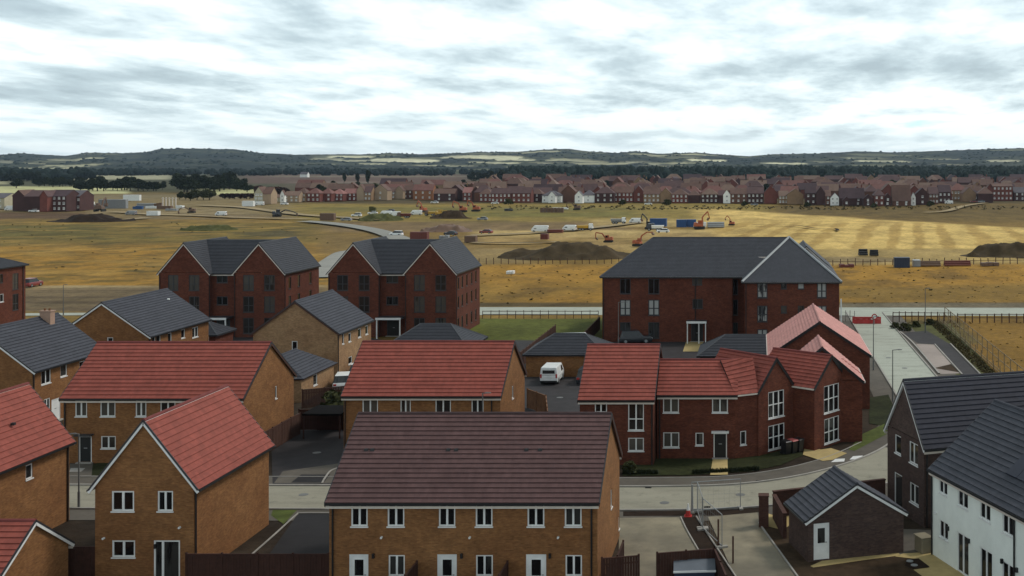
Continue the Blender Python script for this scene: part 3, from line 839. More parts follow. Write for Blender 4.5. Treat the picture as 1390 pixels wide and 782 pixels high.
for (u, w) in ((384, 404.5), (415, 437), (447, 468)):
    b.win('W', (1028, 1041.8, u, w), 2, 0.45, 'grey_frame', 'glass_l', bw=0.12)
    b.win('W', (1109, 1122, u, w), 2, 0.45, 'grey_frame', 'glass_l', bw=0.12)
for (u, w, gl) in ((384, 392.5, 'glass_l'), (415, 425, 'glass_c')):
    b.win('W', (1060, 1068, u, w), 1, 0, 'grey_frame', gl); b.win('W', (1083, 1091.5, u, w), 1, 0, 'grey_frame', gl)
T = b.T('F'); a0, a1, _, _ = b.pix('F', 932.8, 959.7, 437, 460)
c = MB(); c.boxT(T, a0, a1, 0, 1.6, 2.65, 2.85); co = c.build('porch_canopy', M['grey_frame'], b.root)
c = MB(); c.boxT(T, a0, a1, 1.6, 1.66, 2.6, 2.88); c.build('canopy_edge', M['white'], co)
for a in (a0 + 0.12, a1 - 0.12, a0 + (a1 - a0) * 0.62):
    c = MB(); c.boxT(T, a - 0.06, a + 0.06, 1.45, 1.58, 0, 2.65); c.build('post', M['white'], b.root)
b.door('F', (a0 + 0.5, a1 - 0.5, 0, 2.3), 'black', 'grey_frame', local=True)
for a in (0.15, 12.0): b.pipe('F', a, 8.2)
b.pipe('W', 0.2, 8.0)
c = MB(); c.boxT(b.T('W'), 12.0, 12.15, 0.02, 0.2, 0, 6.1); c.build('service_duct', M['white'], b.root)
b.finish()

# ================================================================== RIGHT SIDE HOUSES
p1, p2 = P(1200, 582, 5), P(1254.5, 610.6, 5)
d = p2 - p1; W17 = d.length
# local x runs along the ridge (perpendicular to the gable wall); gable on local left
rz17 = math.atan2(d.y, d.x) + R(90)
b = Bld('detached_house', 'dark brown brick house with a navy roof behind the white house', 'house', (p2.x, p2.y), rz17, 'dark', 't_navy', 'white', 'black', gauge=0.36)
b.gable(0, 12.5, 0, W17, 5.0, 8.85, 'x'); b.rect_faces(0.12, 12.4, 0.3, W17 - 0.3, 5.3)
b.win('L', (1214.8, 1223, 591, 616), 1); b.win('L', (1234.3, 1246, 601, 630), 2, glass='glass_c')
b.win('L', (1235, 1247, 657, 684), 2); b.win('L', (1214, 1224.5, 643, 690), 1, sill=False, name='glazed_door')
b.pipe('F', 0.2, 4.9); b.finish()
p1, p2 = P(1260, 637, 5), P(1390, 705, 5)
d = (p2 - p1).normalized(); L18 = 17.0; c0 = p1
rz18 = math.atan2(d.y, d.x)
b = Bld('terraced_houses', 'white rendered terrace with a grey roof in the bottom right corner', 'terraced houses', (c0.x, c0.y), rz18, 'render', 't_grey', 'cream', 'black', gauge=0.36)
b.gable(0, L18, 0, 9.1, 5.0, 8.75, 'x', e=0.2); b.rect_faces(0.12, L18 - 0.12, 0.2, 8.9, 5.12)
for (a, c, u, w) in ((1274.5, 1286, 649, 671), (1300, 1314, 662, 689), (1330, 1344.5, 679, 706), (1360.5, 1376, 697, 726)): b.win('F', (a, c, u, w), 2)
b.win('F', (1275, 1287, 707.5, 731.5), 2)
for (a, c, u, w) in ((1299, 1315, 725, 790), (1330, 1347, 746, 800)): b.win('F', (a, c, u, w), 2, sill=False, name='patio_door', bw=0.09)
b.win('F', (1360, 1377, 765, 790), 2)
slp = 3.75 / 4.55
for i in range(6):
    for j in range(2):
        xa, ya = 6.25 + i * 1.06, 1.35 + j * 1.36
        pm = MB(); za, zb = 5 + slp * ya + .10, 5 + slp * (ya + 1.33) + .10
        pm.hexa([(xa, ya, za), (xa + 1.03, ya, za), (xa + 1.03, ya + 1.33, zb), (xa, ya + 1.33, zb), (xa, ya - .02, za + .05), (xa + 1.03, ya - .02, za + .05), (xa + 1.03, ya + 1.31, zb + .05), (xa, ya + 1.31, zb + .05)])
        pm.build('solar_panel', M['solar'], b.root)
b.pipe('F', 0.06, 4.9)
q = b.pix('F', 1378, 1382, 700, 720); b.pipe('F', q[0], 4.9)
for a in (1.9, 4.2, 7.6, 9.0): b.wlight('F', a, 2.0)
b.flue('F', 1.5, 1.4); b.flue('F', 0.5, 2.6)
b.finish()
# dark garage
p1, p2 = P(1093, 708.6, 2.4), P(1231.8, 695.8, 2.4)
d = p2 - p1; Wg = d.length
b = Bld('garage', 'small dark brick garage with a half glazed white door and grey roof', 'garage', (p1.x, p1.y), math.atan2(d.y, d.x), 'dark', 't_grey', 'white', 'black', gauge=0.34)
b.gable(0, Wg, 0, 3.9, 2.4, 4.35, 'y', e=0.2); b.rect_faces(0.2, Wg - 0.2, 0.12, 3.7, 2.5)
b.door('F', (1104.5, 1125.7, 710.3, 762), 'white', 'white', glazed=True, step=False)
b.finish()
GAR = b

# ================================================================== NUMPY NOISE
def vnoise(x, y, seed=0):
    xi = np.floor(x).astype(np.int64); yi = np.floor(y).astype(np.int64)
    xf = x - xi; yf = y - yi
    u = xf * xf * (3 - 2 * xf); v = yf * yf * (3 - 2 * yf)
    def h(a, b):
        n = (a * 374761393 + b * 668265263 + seed * 982451653) & 0xffffffff
        n = ((n ^ (n >> 13)) * 1274126177) & 0xffffffff
        return ((n ^ (n >> 16)) & 0xffff) / 65535.0
    return (h(xi, yi) * (1 - u) + h(xi + 1, yi) * u) * (1 - v) + (h(xi, yi + 1) * (1 - u) + h(xi + 1, yi + 1) * u) * v
def fbm(x, y, seed=0, o=4):
    t = 0; a = 0.5; s = 0
    for i in range(o):
        t = t + a * vnoise(x * 2 ** i, y * 2 ** i, seed + i * 17); s += a; a *= 0.55
    return t / s
def sm(a, b, x):
    t = np.clip((x - a) / (b - a), 0, 1); return t * t * (3 - 2 * t)

# ================================================================== GROUND
def grid_mesh(name, X, Y, Z, colr, mat):
    ny, nx = X.shape
    me = bpy.data.meshes.new(name)
    co = np.stack([X, Y, Z], -1).reshape(-1, 3)
    idx = np.arange(ny * nx).reshape(ny, nx)
    q = np.stack([idx[:-1, :-1], idx[:-1, 1:], idx[1:, 1:], idx[1:, :-1]], -1).reshape(-1, 4)
    me.vertices.add(len(co)); me.vertices.foreach_set('co', co.ravel())
    me.loops.add(q.size); me.loops.foreach_set('vertex_index', q.ravel())
    me.polygons.add(len(q)); me.polygons.foreach_set('loop_start', np.arange(0, q.size, 4)); me.polygons.foreach_set('loop_total', np.full(len(q), 4))
    me.update(calc_edges=True)
    a = me.color_attributes.new('land', 'FLOAT_COLOR', 'POINT')
    c4 = np.concatenate([colr.reshape(-1, 3), np.ones((len(co), 1))], 1)
    a.data.foreach_set('color', c4.ravel())
    me.polygons.foreach_set('use_smooth', np.ones(len(q), bool))
    me.materials.append(mat)
    o = bpy.data.objects.new(name, me); COL.objects.link(o)
    return struct(o)

def land_mat(name, s1, s2, amp):
    m, nt, b = new_mat(name, 0.95, 0.1)
    at = nt.nodes.new('ShaderNodeAttribute'); at.attribute_name = 'land'
    g = world_pos(nt)
    f = noise(nt, g, s1, 6, 0.7); f2 = noise(nt, mapping(nt, g, (1, 0.45, 1)), s2, 5, 0.65)
    c = mix(nt, 1.0, at.outputs['Color'], ramp(nt, f, [(0.25, 1 - amp), (0.75, 1 + amp)]), 'MULTIPLY')
    c = mix(nt, 1.0, c, ramp(nt, f2, [(0.3, 1 - amp * 0.8), (0.7, 1 + amp * 0.8)]), 'MULTIPLY')
    nt.links.new(c, b.inputs['Base Color'])
    bump(nt, b, f, 0.4, 0.3)
    return m

SOILN = (0.042, 0.030, 0.020)
def ground_colour(X, Y):
    """albedo of the land: dry grass, green strips, bare soil, stubble, by position"""
    s = F / Y; px = VX + X * s; py = VY + CAMH * s
    C = np.zeros(X.shape + (3,)); C[:] = (0.165, 0.11, 0.035)
    n1 = fbm(X / 22, Y / 16, 3); n2 = fbm(X / 60, Y / 40, 9); n3 = fbm(X / 8, Y / 7, 5)
    wx = px + (n1 - 0.5) * 30; wy = py + (n2 - 0.5) * 6 * np.clip(s / 4, .3, 1.4)
    def lay(mask, c, a=1.0):
        w = np.clip(mask, 0, 1)[..., None] * a
        C[:] = C * (1 - w) + np.array(c) * w
    def box(x0, x1, y0, y1, fx=8, fy=1.2, X_=wx, Y_=wy):
        return sm(x0 - fx, x0 + fx, X_) * (1 - sm(x1 - fx, x1 + fx, X_)) * sm(y0 - fy, y0 + fy, Y_) * (1 - sm(y1 - fy, y1 + fy, Y_))
    # base variation: olive to gold
    lay(sm(0.45, 0.7, n2), (0.115, 0.085, 0.030), 0.6)
    lay(sm(0.55, 0.75, n1), (0.155, 0.105, 0.038), 0.5)
    # far plain behind y<262
    lay(1 - sm(258, 264, py), (0.060, 0.058, 0.030))
    lay(box(330, 720, 236, 249, 20, 2), (0.10, 0.062, 0.046))
    lay(box(360, 640, 238.5, 240.3, 20, .6), (0.17, 0.14, 0.095), .8)
    lay(box(395, 520, 246, 248.2, 12, .7), (0.16, 0.12, 0.09), .8)
    lay(box(-200, 175, 252.5, 262.5, 6, 1), (0.42, 0.40, 0.20))
    lay(box(274, 348, 256.5, 266, 6, 1), (0.42, 0.40, 0.20))
    lay(box(55, 232, 237.5, 243.5, 10, 1), (0.30, 0.28, 0.18))
    lay(box(-200, 10, 240, 250, 10, 1), (0.28, 0.26, 0.15))
    # beyond the town: greenish
    lay(box(640, 1700, 225, 246, 30, 2), (0.04, 0.045, 0.022))
    # town ground
    lay(box(380, 1700, 250, 276, 8, 1.5), (0.075, 0.06, 0.035))
    # construction belt, left
    lay(box(-200, 420, 264, 292, 30, 2), (0.165, 0.13, 0.07))
    lay(box(-200, 135, 288, 297, 30, 2), (0.085, 0.055, 0.035))
    lay(box(120, 330, 283, 291, 20, 1.5) * sm(.4, .6, n3), (0.2, 0.16, 0.10))
    lay(box(150, 430, 291, 296, 20, 1) * sm(.35, .55, n1), (0.14, 0.11, 0.07))
    # green-gold strip left
    lay(box(-200, 440, 301, 330, 30, 5), (0.135, 0.102, 0.028), .85)
    lay(box(-200, 130, 303, 322, 30, 4), (0.060, 0.068, 0.024), .5)
    lay(box(200, 420, 306, 320, 25, 3) * sm(.38, .6, n1), (0.06, 0.055, 0.03), .8)
    lay(box(-200, 445, 332, 392, 30, 5), (0.245, 0.140, 0.027), .9)
    lay(box(-200, 445, 336, 380, 30, 5) * sm(.5, .7, n3), (0.10, 0.066, 0.020), .6)
    n4 = fbm(X / 5, Y / 3.5, 51, 3); n5 = fbm(X / 16, Y / 9, 53, 3)
    wild = box(-300, 445, 298, 390, 30, 4) + box(640, 1800, 359, 412, 25, 2) + box(400, 1050, 276, 300, 20, 2)
    lay(wild * sm(.52, .68, n4), (0.085, 0.062, 0.022), .55)
    lay(wild * sm(.52, .66, n5), (0.29, 0.19, 0.055), .5)
    lay(wild * sm(.60, .72, fbm(X / 9, Y / 5, 57, 3)), (0.062, 0.060, 0.022), .6)
    # middle greenish strip in front of the town
    lay(box(400, 1050, 276, 300, 20, 2), (0.19, 0.15, 0.045), .85)
    lay(box(420, 860, 281, 286, 20, 1.5), (0.095, 0.095, 0.034), .6)
    lay(box(600, 860, 287, 293, 20, 1.5), (0.10, 0.105, 0.034), .6)
    # mixed pinkish soil
    lay(box(440, 860, 300, 313, 25, 3), (0.15, 0.108, 0.062), .9)
    lay(box(560, 860, 295, 303, 20, 1) * sm(.4, .6, n2), (0.125, 0.095, 0.045), .7)
    lay(box(640, 1000, 311, 322, 15, 2), (0.38, 0.29, 0.14), .85)
    lay(box(640, 1000, 318, 340, 15, 4) * sm(.35, .6, n1), (0.27, 0.195, 0.09), .8)
    lay(box(430, 660, 318, 345, 15, 4), (0.15, 0.105, 0.045), .7)
    lay(box(640, 720, 336, 356, 12, 3), (0.22, 0.17, 0.09), .7)
    lay(box(800, 1000, 296, 306, 15, 2), (0.34, 0.26, 0.12), .8)
    # right: brown-gold grass under the town
    lay(box(1050, 1800, 276, 292, 30, 3), (0.095, 0.068, 0.026), .9)
    lay(box(1180, 1800, 283, 300, 25, 3), (0.105, 0.075, 0.028), .8)
    # stubble field with mown stripes
    top = 284 + np.clip((px - 980) / 430, 0, 3) * 25
    left = 1 - sm(985, 935, px - (py - 300) * 1.0)
    fld = sm(-1.2, 1.2, wy - top) * (1 - sm(336, 343, wy)) * left
    stripe = np.sin((X - 0.135 * Y) / 1.55 + (n2 - .5) * 1.4 + 1.3 * np.sin((X - .135 * Y) / 7.0)) + (n1 - .5) * 1.6 + (n3 - .5) * 1.2
    lay(fld, (0.47, 0.35, 0.14))
    lay(fld * sm(0.0, 0.6, stripe) * sm(297, 305, py), (0.30, 0.205, 0.070), .8)
    lay(fld * sm(.52, .66, fbm(X / 30, Y / 90, 21)), (0.27, 0.19, 0.07), .4)
    lay(box(850, 1500, 331, 360, 20, 3) * (1 - sm(0, 1, fld)), (0.31, 0.235, 0.105), .85)
    lay(box(1100, 1500, 344, 357, 20, 2) * sm(.4, .6, n1), (0.16, 0.125, 0.075), .8)
    # golden belt
    lay(box(640, 1800, 359, 412, 25, 2.5), (0.255, 0.146, 0.028), .95)
    lay(box(640, 1800, 385, 412, 25, 6) * sm(.45, .65, n2), (0.115, 0.085, 0.03), .6)
    lay(box(640, 1800, 362, 405, 25, 3) * sm(.56, .7, n3), (0.11, 0.07, 0.024), .6)
    lay(sm(409, 412, py) * (1 - sm(415, 418, py)), (0.055, 0.045, 0.028), .8)
    # brown-grey bare soil band, left
    lay(box(-300, 445, 391, 424, 30, 1.2), (0.135, 0.105, 0.068), .95)
    lay(box(-300, 445, 391, 424, 30, 1.2) * sm(.5, .62, fbm(X / 50, Y / 3, 31)), (0.08, 0.06, 0.042), .7)
    lay(box(-300, 445, 388.5, 391.5, 30, .5), (0.24, 0.20, 0.13), .8)
    # grey asphalt-like strip at right
    lay(box(1130, 1900, 412, 421, 15, 1), (0.12, 0.105, 0.082), .9)
    # green patch before the road
    lay(box(600, 830, 431, 466, 15, 1), (0.078, 0.092, 0.024), 1)
    lay(box(1195, 1900, 433, 560, 6, 1), (0.165, 0.10, 0.025), 1)
    lay(box(1195, 1300, 433, 466, 8, 3, wx - (py - 430) * 0.9), (0.075, 0.068, 0.032), .8)
    # estate soil
    near = sm(458, 470, py) * (1 - sm(1205, 1225, px - (py - 432) * .85))
    near = np.maximum(near, sm(545, 560, py))
    lay(near, SOILN, 1)
    lay(near * sm(.45, .65, n3), (0.024, 0.017, 0.012), .7)
    dry = sm(262, 275, py) * (1 - near)
    C *= 1 + dry[..., None] * (np.array((1.14, 1.06, 0.88)) - 1)      # parched summer grass
    return C

ys = np.concatenate([np.linspace(8, 120, 90), np.geomspace(121, 3000, 540)])
ks = np.concatenate([np.linspace(-2.6, -0.80, 26)[:-1], np.linspace(-0.80, 0.36, 560), np.linspace(0.36, 2.4, 28)[1:]])
K, Yg = np.meshgrid(ks, ys); Xg = K * Yg
Zg = np.zeros_like(Xg) + (fbm(Xg / 14, Yg / 14, 41) - 0.5) * 0.35 * sm(190, 260, Yg) - 0.02 - 0.25 * sm(190, 400, Yg)
Cg = ground_colour(Xg, Yg)
M['land'] = land_mat('dry_grassland', 0.9, 0.11, 0.42)
grid_mesh('ground', Xg, Yg, Zg, Cg, M['land'])

# hills
sky_px = np.array([-900, -400, 0, 28, 50, 90, 120, 166, 200, 217, 256, 320, 350, 400, 452, 503, 526, 572, 606, 644, 700, 735, 769, 807, 838, 861, 894, 945, 976, 1017, 1050, 1070, 1110, 1163, 1219, 1296, 1390, 1700, 2500])
sky_py = np.array([208, 210, 212, 209.5, 211, 213, 208.5, 209.5, 208, 203.6, 203.2, 204.2, 209, 211.5, 210.8, 210.8, 209, 211, 210, 208, 207.6, 205, 203.6, 207.6, 209.2, 207, 210.2, 208.4, 211, 213.6, 211, 210.4, 210, 207, 208.4, 205.4, 202.6, 206, 208])
YR = 5200.0
yh = np.concatenate([np.geomspace(2300, 5200, 150), np.linspace(5260, 9000, 16)])
kh = np.concatenate([np.linspace(-2.6, -0.8, 40)[:-1], np.linspace(-0.8, 0.36, 620), np.linspace(0.36, 2.4, 40)[1:]])
K, Yh = np.meshgrid(kh, yh); Xh = K * Yh
pxh = VX + K * F
sk = np.interp(pxh, sky_px, sky_py)
top = CAMH - (sk - VY) * YR / F
t = np.clip((Yh - 2400) / (YR - 2400), 0, 1)
lump = fbm(Xh / 420, Yh / 300, 77) - 0.5
Zh = -4.0 + 4.5 * sm(2380, 2600, Yh) + top * (0.30 * sm(0, .45, t) + 0.70 * sm(.35, 1.0, t)) + lump * 14 * sm(0.05, .4, t) * (1 - sm(.75, 1, t))
Zh = np.where(Yh > YR, top - (Yh - YR) * 0.02, Zh)
tree_h = (fbm(Xh / 26, Yh / 40, 88, 3)) * 6
pyh = VY + (CAMH - Zh) * F / Yh
Ch = np.zeros(Xh.shape + (3,)); Ch[:] = (0.012, 0.018, 0.016)
nA = fbm(Xh / 180, Yh / 120, 12); nB = fbm(Xh / 60, Yh / 60, 13); nC = fbm(Xh / 500, Yh / 260, 14)
def layh(m_, c, a=1.0):
    w = np.clip(m_, 0, 1)[..., None] * a; Ch[:] = Ch * (1 - w) + np.array(c) * w
layh(sm(.5, .62, nA), (0.026, 0.031, 0.020), .8)
layh(sm(.56, .64, nC) * sm(.45, .55, nB), (0.065, 0.07, 0.042), .7)
cx_ = Xh * .94 + Yh * .34 + (nA - .5) * 120; cy_ = -Xh * .34 + Yh * .94 + (nB - .5) * 90
ci_ = np.floor(cx_ / 210); cj_ = np.floor(cy_ / 330)
hsh = vnoise(ci_ * 3.7 + 11, cj_ * 5.3 + 7, 5) * .0 + (np.sin(ci_ * 127.1 + cj_ * 311.7) * 43758.5453 % 1.0)
fu = cx_ / 210 - ci_; fv = cy_ / 330 - cj_
inn = sm(.04, .12, fu) * (1 - sm(.88, .96, fu)) * sm(.04, .12, fv) * (1 - sm(.88, .96, fv))
zone = np.clip(1 - sm(130, 190, pxh) + sm(400, 460, pxh), 0, 1) * sm(.30, .5, fbm(Xh / 700, Yh / 500, 19) + .12)
layh(zone * inn * (hsh > .45), (0.040, 0.046, 0.026), .9)
layh(zone * inn * (hsh > .66), (0.13, 0.13, 0.075), .9)
layh(zone * inn * (hsh > .84), (0.34, 0.32, 0.20), .9)
# named fields: hillside position (photo column, photo row), half sizes
fields = [(478, 213.2, 34, 1.8, .30), (548, 218.2, 48, 2.6, .30), (612, 214.6, 14, 1.3, .28), (660, 213.6, 52, 2.4, .30), (700, 217.6, 30, 1.4, .30), (672, 221.8, 36, 1.6, .27),
          (487, 219.0, 34, 1.4, .22), (505, 223.2, 20, 1.0, .28), (440, 215.8, 20, 1.2, .16), (596, 226.0, 60, 1.0, .22), (50, 222.8, 16, 1.2, .20), (8, 220.5, 13, 2.0, .13), (85, 217.6, 26, .9, .15), (105, 227, 20, .8, .15),
          (1066, 222.8, 32, 1.4, .30), (1196, 219.8, 40, 1.7, .26), (1120, 220.5, 20, .9, .18), (1362, 219, 24, 1.6, .22), (1275, 217.0, 32, .9, .13), (1150, 214.6, 7, .7, .2), (950, 218.4, 16, 1.9, .42), (975, 219, 11, 1.5, .40),
          (900, 226.5, 34, .9, .22), (740, 222, 26, .9, .14), (860, 220.6, 22, .8, .16), (1260, 232.0, 46, 2.0, .10), (700, 228.5, 16, .9, .13), (852, 229.5, 10, .9, .2), (1290, 224, 30, .7, .14)]
for (cx, cy, rx_, ry_, br) in fields:
    dd = np.abs((pxh - cx + (nB - .5) * 14) / rx_) ** 3 + np.abs((pyh - cy - (pxh - cx) * 0.012 + (nA - .5) * 1.2) / ry_) ** 3
    layh(1 - sm(.7, 1.15, dd), (br * 1.7, br * 1.6, br * 1.05), .95)
Wd = (Ch.sum(-1) < .2).astype(float)
Zh = Zh + tree_h * Wd * (Yh < YR + 1) * sm(2400, 2600, Yh)
M['hill'] = land_mat('hill_land', 0.03, 0.008, 0.45)
grid_mesh('hills', Xh, Yh, Zh, Ch, M['hill'])

# ================================================================== PATHS AND ROADS (sheets 4 mm+ above each other)
def sheet(name, pts, z, mat, px=True, jitter=0.0, sub=0):
    q = [G(*p) if px else p for p in pts]
    if sub:
        out = []
        for i in range(len(q)):
            a, b_ = Vector(q[i]), Vector(q[(i + 1) % len(q)])
            n = max(1, int((b_ - a).length / sub))
            for j in range(n):
                p = a.lerp(b_, j / n)
                out.append((p.x + rng.uniform(-jitter, jitter), p.y + rng.uniform(-jitter, jitter)))
        q = out
    m = MB(); m.poly([(x, y, z) for x, y in q])
    return struct(m.build(name, M[mat]))
def ribbon(name, pts, w, z, mat, px=True, h=0.0, offs=0.0, kind='structure'):
    """strip following a ground line; h>0 makes it a raised kerb"""
    q = [Vector(G(*p)) if px else Vector(p) for p in pts]
    # smooth by Catmull-Rom
    out = []
    for i in range(len(q) - 1):
        p0 = q[max(0, i - 1)]; p1_ = q[i]; p2_ = q[i + 1]; p3 = q[min(len(q) - 1, i + 2)]
        for j in range(8):
            u = j / 8
            out.append(0.5 * ((2 * p1_) + (p2_ - p0) * u + (2 * p0 - 5 * p1_ + 4 * p2_ - p3) * u * u + (3 * p1_ - p0 - 3 * p2_ + p3) * u ** 3))
    out.append(q[-1])
    m = MB(); L = []; Rr = []
    for i, p in enumerate(out):
        d_ = (out[min(i + 1, len(out) - 1)] - out[max(i - 1, 0)]).normalized(); n = Vector((-d_.y, d_.x))
        ww = w if not callable(w) else w(i / (len(out) - 1))
        L.append(p + n * (ww / 2 + offs)); Rr.append(p + n * (-ww / 2 + offs))
    for i in range(len(out) - 1):
        a, b_, c_, d2 = L[i], Rr[i], Rr[i + 1], L[i + 1]
        if h:
            m.poly([(a.x, a.y, z + h), (b_.x, b_.y, z + h), (c_.x, c_.y, z + h), (d2.x, d2.y, z + h)])
            m.poly([(b_.x, b_.y, z), (c_.x, c_.y, z), (c_.x, c_.y, z + h), (b_.x, b_.y, z + h)])
            m.poly([(a.x, a.y, z), (d2.x, d2.y, z), (d2.x, d2.y, z + h), (a.x, a.y, z + h)])
        else:
            m.poly([(a.x, a.y, z), (b_.x, b_.y, z), (c_.x, c_.y, z), (d2.x, d2.y, z)])
    o = m.build(name, M[mat])
    if kind: o['kind'] = kind
    return o

# estate road: runs across, bends and climbs away to the right
cl = [(-150, 78.9), (-90, 78.8), (-50, 78.75), (-20, 78.5), (-8, 78.35), (-1, 79.0), (4.5, 81.6), (9.2, 86.0), (12.8, 91.5), (15.3, 98.5), (16.3, 107), (16.4, 125), (16.3, 150), (16.3, 176)]
ribbon('pavement', cl, 10.2, 0.012, 'pave', px=False)
ribbon('estate_road', cl[:9], 5.4, 0.024, 'road', px=False)
ribbon('estate_road', cl[8:], 5.4, 0.024, 'roadn', px=False)
ribbon('kerb', cl, 0.16, 0.012, 'kerb', px=False, h=0.11, offs=2.78)
ribbon('kerb', cl, 0.16, 0.012, 'kerb', px=False, h=0.11, offs=-2.78)
ribbon('kerb', cl[:9], 0.08, 0.012, 'kerb', px=False, h=0.05, offs=5.12)
# cross road far
ribbon('link_road', [(-75, 178), (-60, 178), (0, 178), (16, 177.5), (60, 177), (160, 176.5)], 9.5, 0.02, 'roadn', px=False)
ribbon('link_road', [(-190, 174), (-130, 173), (-100, 174.5), (-60, 176)], 3.0, 0.03, 'roadn', px=False)
# tarmac courts
sheet('parking_court', [(370, 657), (368, 596), (405, 560), (470, 560), (470, 657)], 0.016, 'tarmac')
sheet('pavement_apron', [(372, 656), (384, 640), (470, 628), (470, 656)], 0.020, 'pave')
sheet('pavement_patch', [(395, 655.5), (409, 644.5), (448, 644.5), (439, 655.5)], 0.026, 'tarblack')
ribbon('kerb', [(437, 657), (441, 650), (449, 640), (462, 635)], 0.12, 0.026, 'kerb', h=0.06)
sheet('parking_bay', [(345, 782), (405, 697), (470, 697), (470, 800), (345, 800)], 0.018, 'tarblack')
ribbon('kerb', [(338, 757), (372, 727), (402, 700), (410, 697.5), (460, 697.5)], 0.09, 0.018, 'kerb', h=0.06)
sheet('turf', [(368, 700), (371, 691), (405, 691), (398, 698), (385, 712)], 0.022, 'turf')
sheet('parking_court', [(700, 570), (700, 512), (840, 512), (840, 600), (700, 600)], 0.016, 'tarmac')
sheet('parking_court', [(560, 486), (700, 462), (893, 464), (1000, 462), (1000, 490), (900, 495), (700, 500)], 0.012, 'tarmac')
sheet('parking_court', [(400, 545), (400, 520), (450, 480), (500, 470), (520, 520), (500, 560)], 0.014, 'tarmac')
sheet('footpath', [(927, 477.5), (932, 462), (957, 462), (947, 477.5)], 0.03, 'stone')
sheet('parking_court', [(90, 470), (200, 452), (330, 452), (470, 452), (560, 470), (500, 500), (90, 500)], 0.012, 'tarmac')
# terrace front strip with path at left
sheet('footpath', [(95, 630), (126, 630), (124, 648), (92, 648)], 0.03, 'pave')
sheet('footpath', [(96, 636), (116, 636), (110, 641), (94, 641)], 0.034, 'kerb')
sheet('lawn', [(112, 640), (140, 624), (220, 622), (220, 646), (108, 646)], 0.026, 'lawn')
# front gardens of the red row
sheet('lawn', [(846, 646), (846, 610), (1030, 606), (1080, 606), (1092, 618), (1060, 632), (1020, 640), (935, 645.5)], 0.032, 'lawn', jitter=0.06, sub=0.6)
sheet('lawn', [(1152, 611), (1170, 590), (1200, 576), (1212, 572), (1203, 590), (1160, 612.5)], 0.032, 'turf')
sheet('lawn', [(1180, 575), (1180, 540), (1206, 536), (1214, 555), (1204, 580)], 0.030, 'lawn')
sheet('footpath', [(964, 645.5), (967.5, 624), (987.5, 624), (988, 645)], 0.045, 'stone')
sheet('footpath', [(1090, 618), (1092, 609), (1106, 607.5), (1114, 611), (1128, 609), (1150, 616), (1130, 625), (1117, 626.5)], 0.045, 'stone')
for q_ in (((1128, 628), (1134, 623.5), (1147, 623), (1146, 627)), ((1153, 624.5), (1158, 619.8), (1171, 619), (1169, 623.5))):
    sheet('paving_slab', q_, 0.032, 'white')
# right of the new road
sheet('verge', [(1203, 440), (1270, 508), (1420, 600), (1400, 560), (1290, 440)], 0.010, 'strip')
sheet('footway', [(1243, 467), (1269, 468), (1305, 507), (1276, 508), (1262, 490)], 0.022, 'pinkpave')
sheet('access_road', [(1224, 452), (1258, 449), (1289, 467), (1331, 510), (1305, 510), (1271, 468), (1246, 466)], 0.018, 'tarmac')
sheet('soil_patch', [(1268, 500), (1291, 494.5), (1303, 506)], 0.028, 'soil')
ribbon('kerb', [(1290, 467), (1332, 510), (1360, 540)], 0.16, 0.018, 'kerb', h=0.1)
ribbon('kerb', [(1269, 468), (1306, 509)], 0.16, 0.022, 'kerb', h=0.1)
ribbon('kerb', [(1222, 451), (1240, 467), (1275, 508)], 0.2, 0.018, 'kerb', h=0.12)
sheet('pavement', [(1181, 470), (1166, 450), (1178, 452), (1222, 540), (1214, 560), (1190, 540)], 0.014, 'pave')
# concrete pads and drives in the lower right
sheet('concrete_pad', [(840, 703.5), (924, 702.5), (948, 748), (892, 752), (890, 800), (840, 800)], 0.022, 'pad')
sheet('soil_bed', [(846, 701), (846, 694.5), (1000, 691.5), (1040, 686), (1040, 694), (1000, 700)], 0.020, 'darksoil')
sheet('soil_bed', [(925, 703), (945, 701), (1000, 782), (1000, 800), (960, 800), (950, 748)], 0.020, 'darksoil')
sheet('driveway', [(961, 702), (1028, 696), (1032, 712), (1082, 782), (1096, 800), (1005, 800)], 0.024, 'pad')
ribbon('kerb', [(1030, 711), (1082, 783), (1096, 802)], 0.10, 0.02, 'kerb', h=0.08)
ribbon('kerb', [(945, 702), (962, 728), (1000, 786)], 0.08, 0.02, 'kerb', h=0.08)
ribbon('kerb', [(924, 703), (932, 720), (948, 748)], 0.08, 0.02, 'kerb', h=0.08)
sheet('soil', [(1030, 712), (1034, 700), (1110, 692), (1230, 720), (1270, 760), (1400, 800), (1098, 800)], 0.014, 'soil')
sheet('footpath', [(1040, 714.5), (1041, 697), (1050, 700), (1058, 703), (1073, 700), (1073, 713), (1062, 720)], 0.03, 'stone')
sheet('footpath', [(1100, 769), (1118, 761), (1220, 751), (1222, 754.5), (1180, 760), (1104, 771)], 0.03, 'stone')
sheet('patio', [(1215, 756), (1226, 752), (1266, 749.5), (1320, 790), (1322, 800), (1275, 800), (1240, 774), (1262, 771), (1248, 760)], 0.03, 'stone')
sheet('side_path', [(1205, 757), (1205, 718), (1268, 720), (1268, 750), (1225, 754)], 0.024, 'pave')
mh = MB(); q_ = [G(*p) for p in ((1228, 769), (1232, 760.5), (1247, 759), (1262, 770.5), (1240, 773))]
mh.poly([(x, y, 0.05) for x, y in q_]); struct(mh.build('soil_patch', M['darksoil']))
for i, (x, y) in enumerate(((1235, 763), (1241, 768.5))):
    m = MB(); c_ = P(x, y); m.tube((c_.x, c_.y, 0.02), (c_.x, c_.y, 0.075), 0.2, 16)
    tag(m.build('manhole_cover', M['galv']), ['round pale manhole cover in the dark soil square, farther of the two', 'round pale manhole cover in the dark soil square, nearer of the two'][i], 'manhole cover')

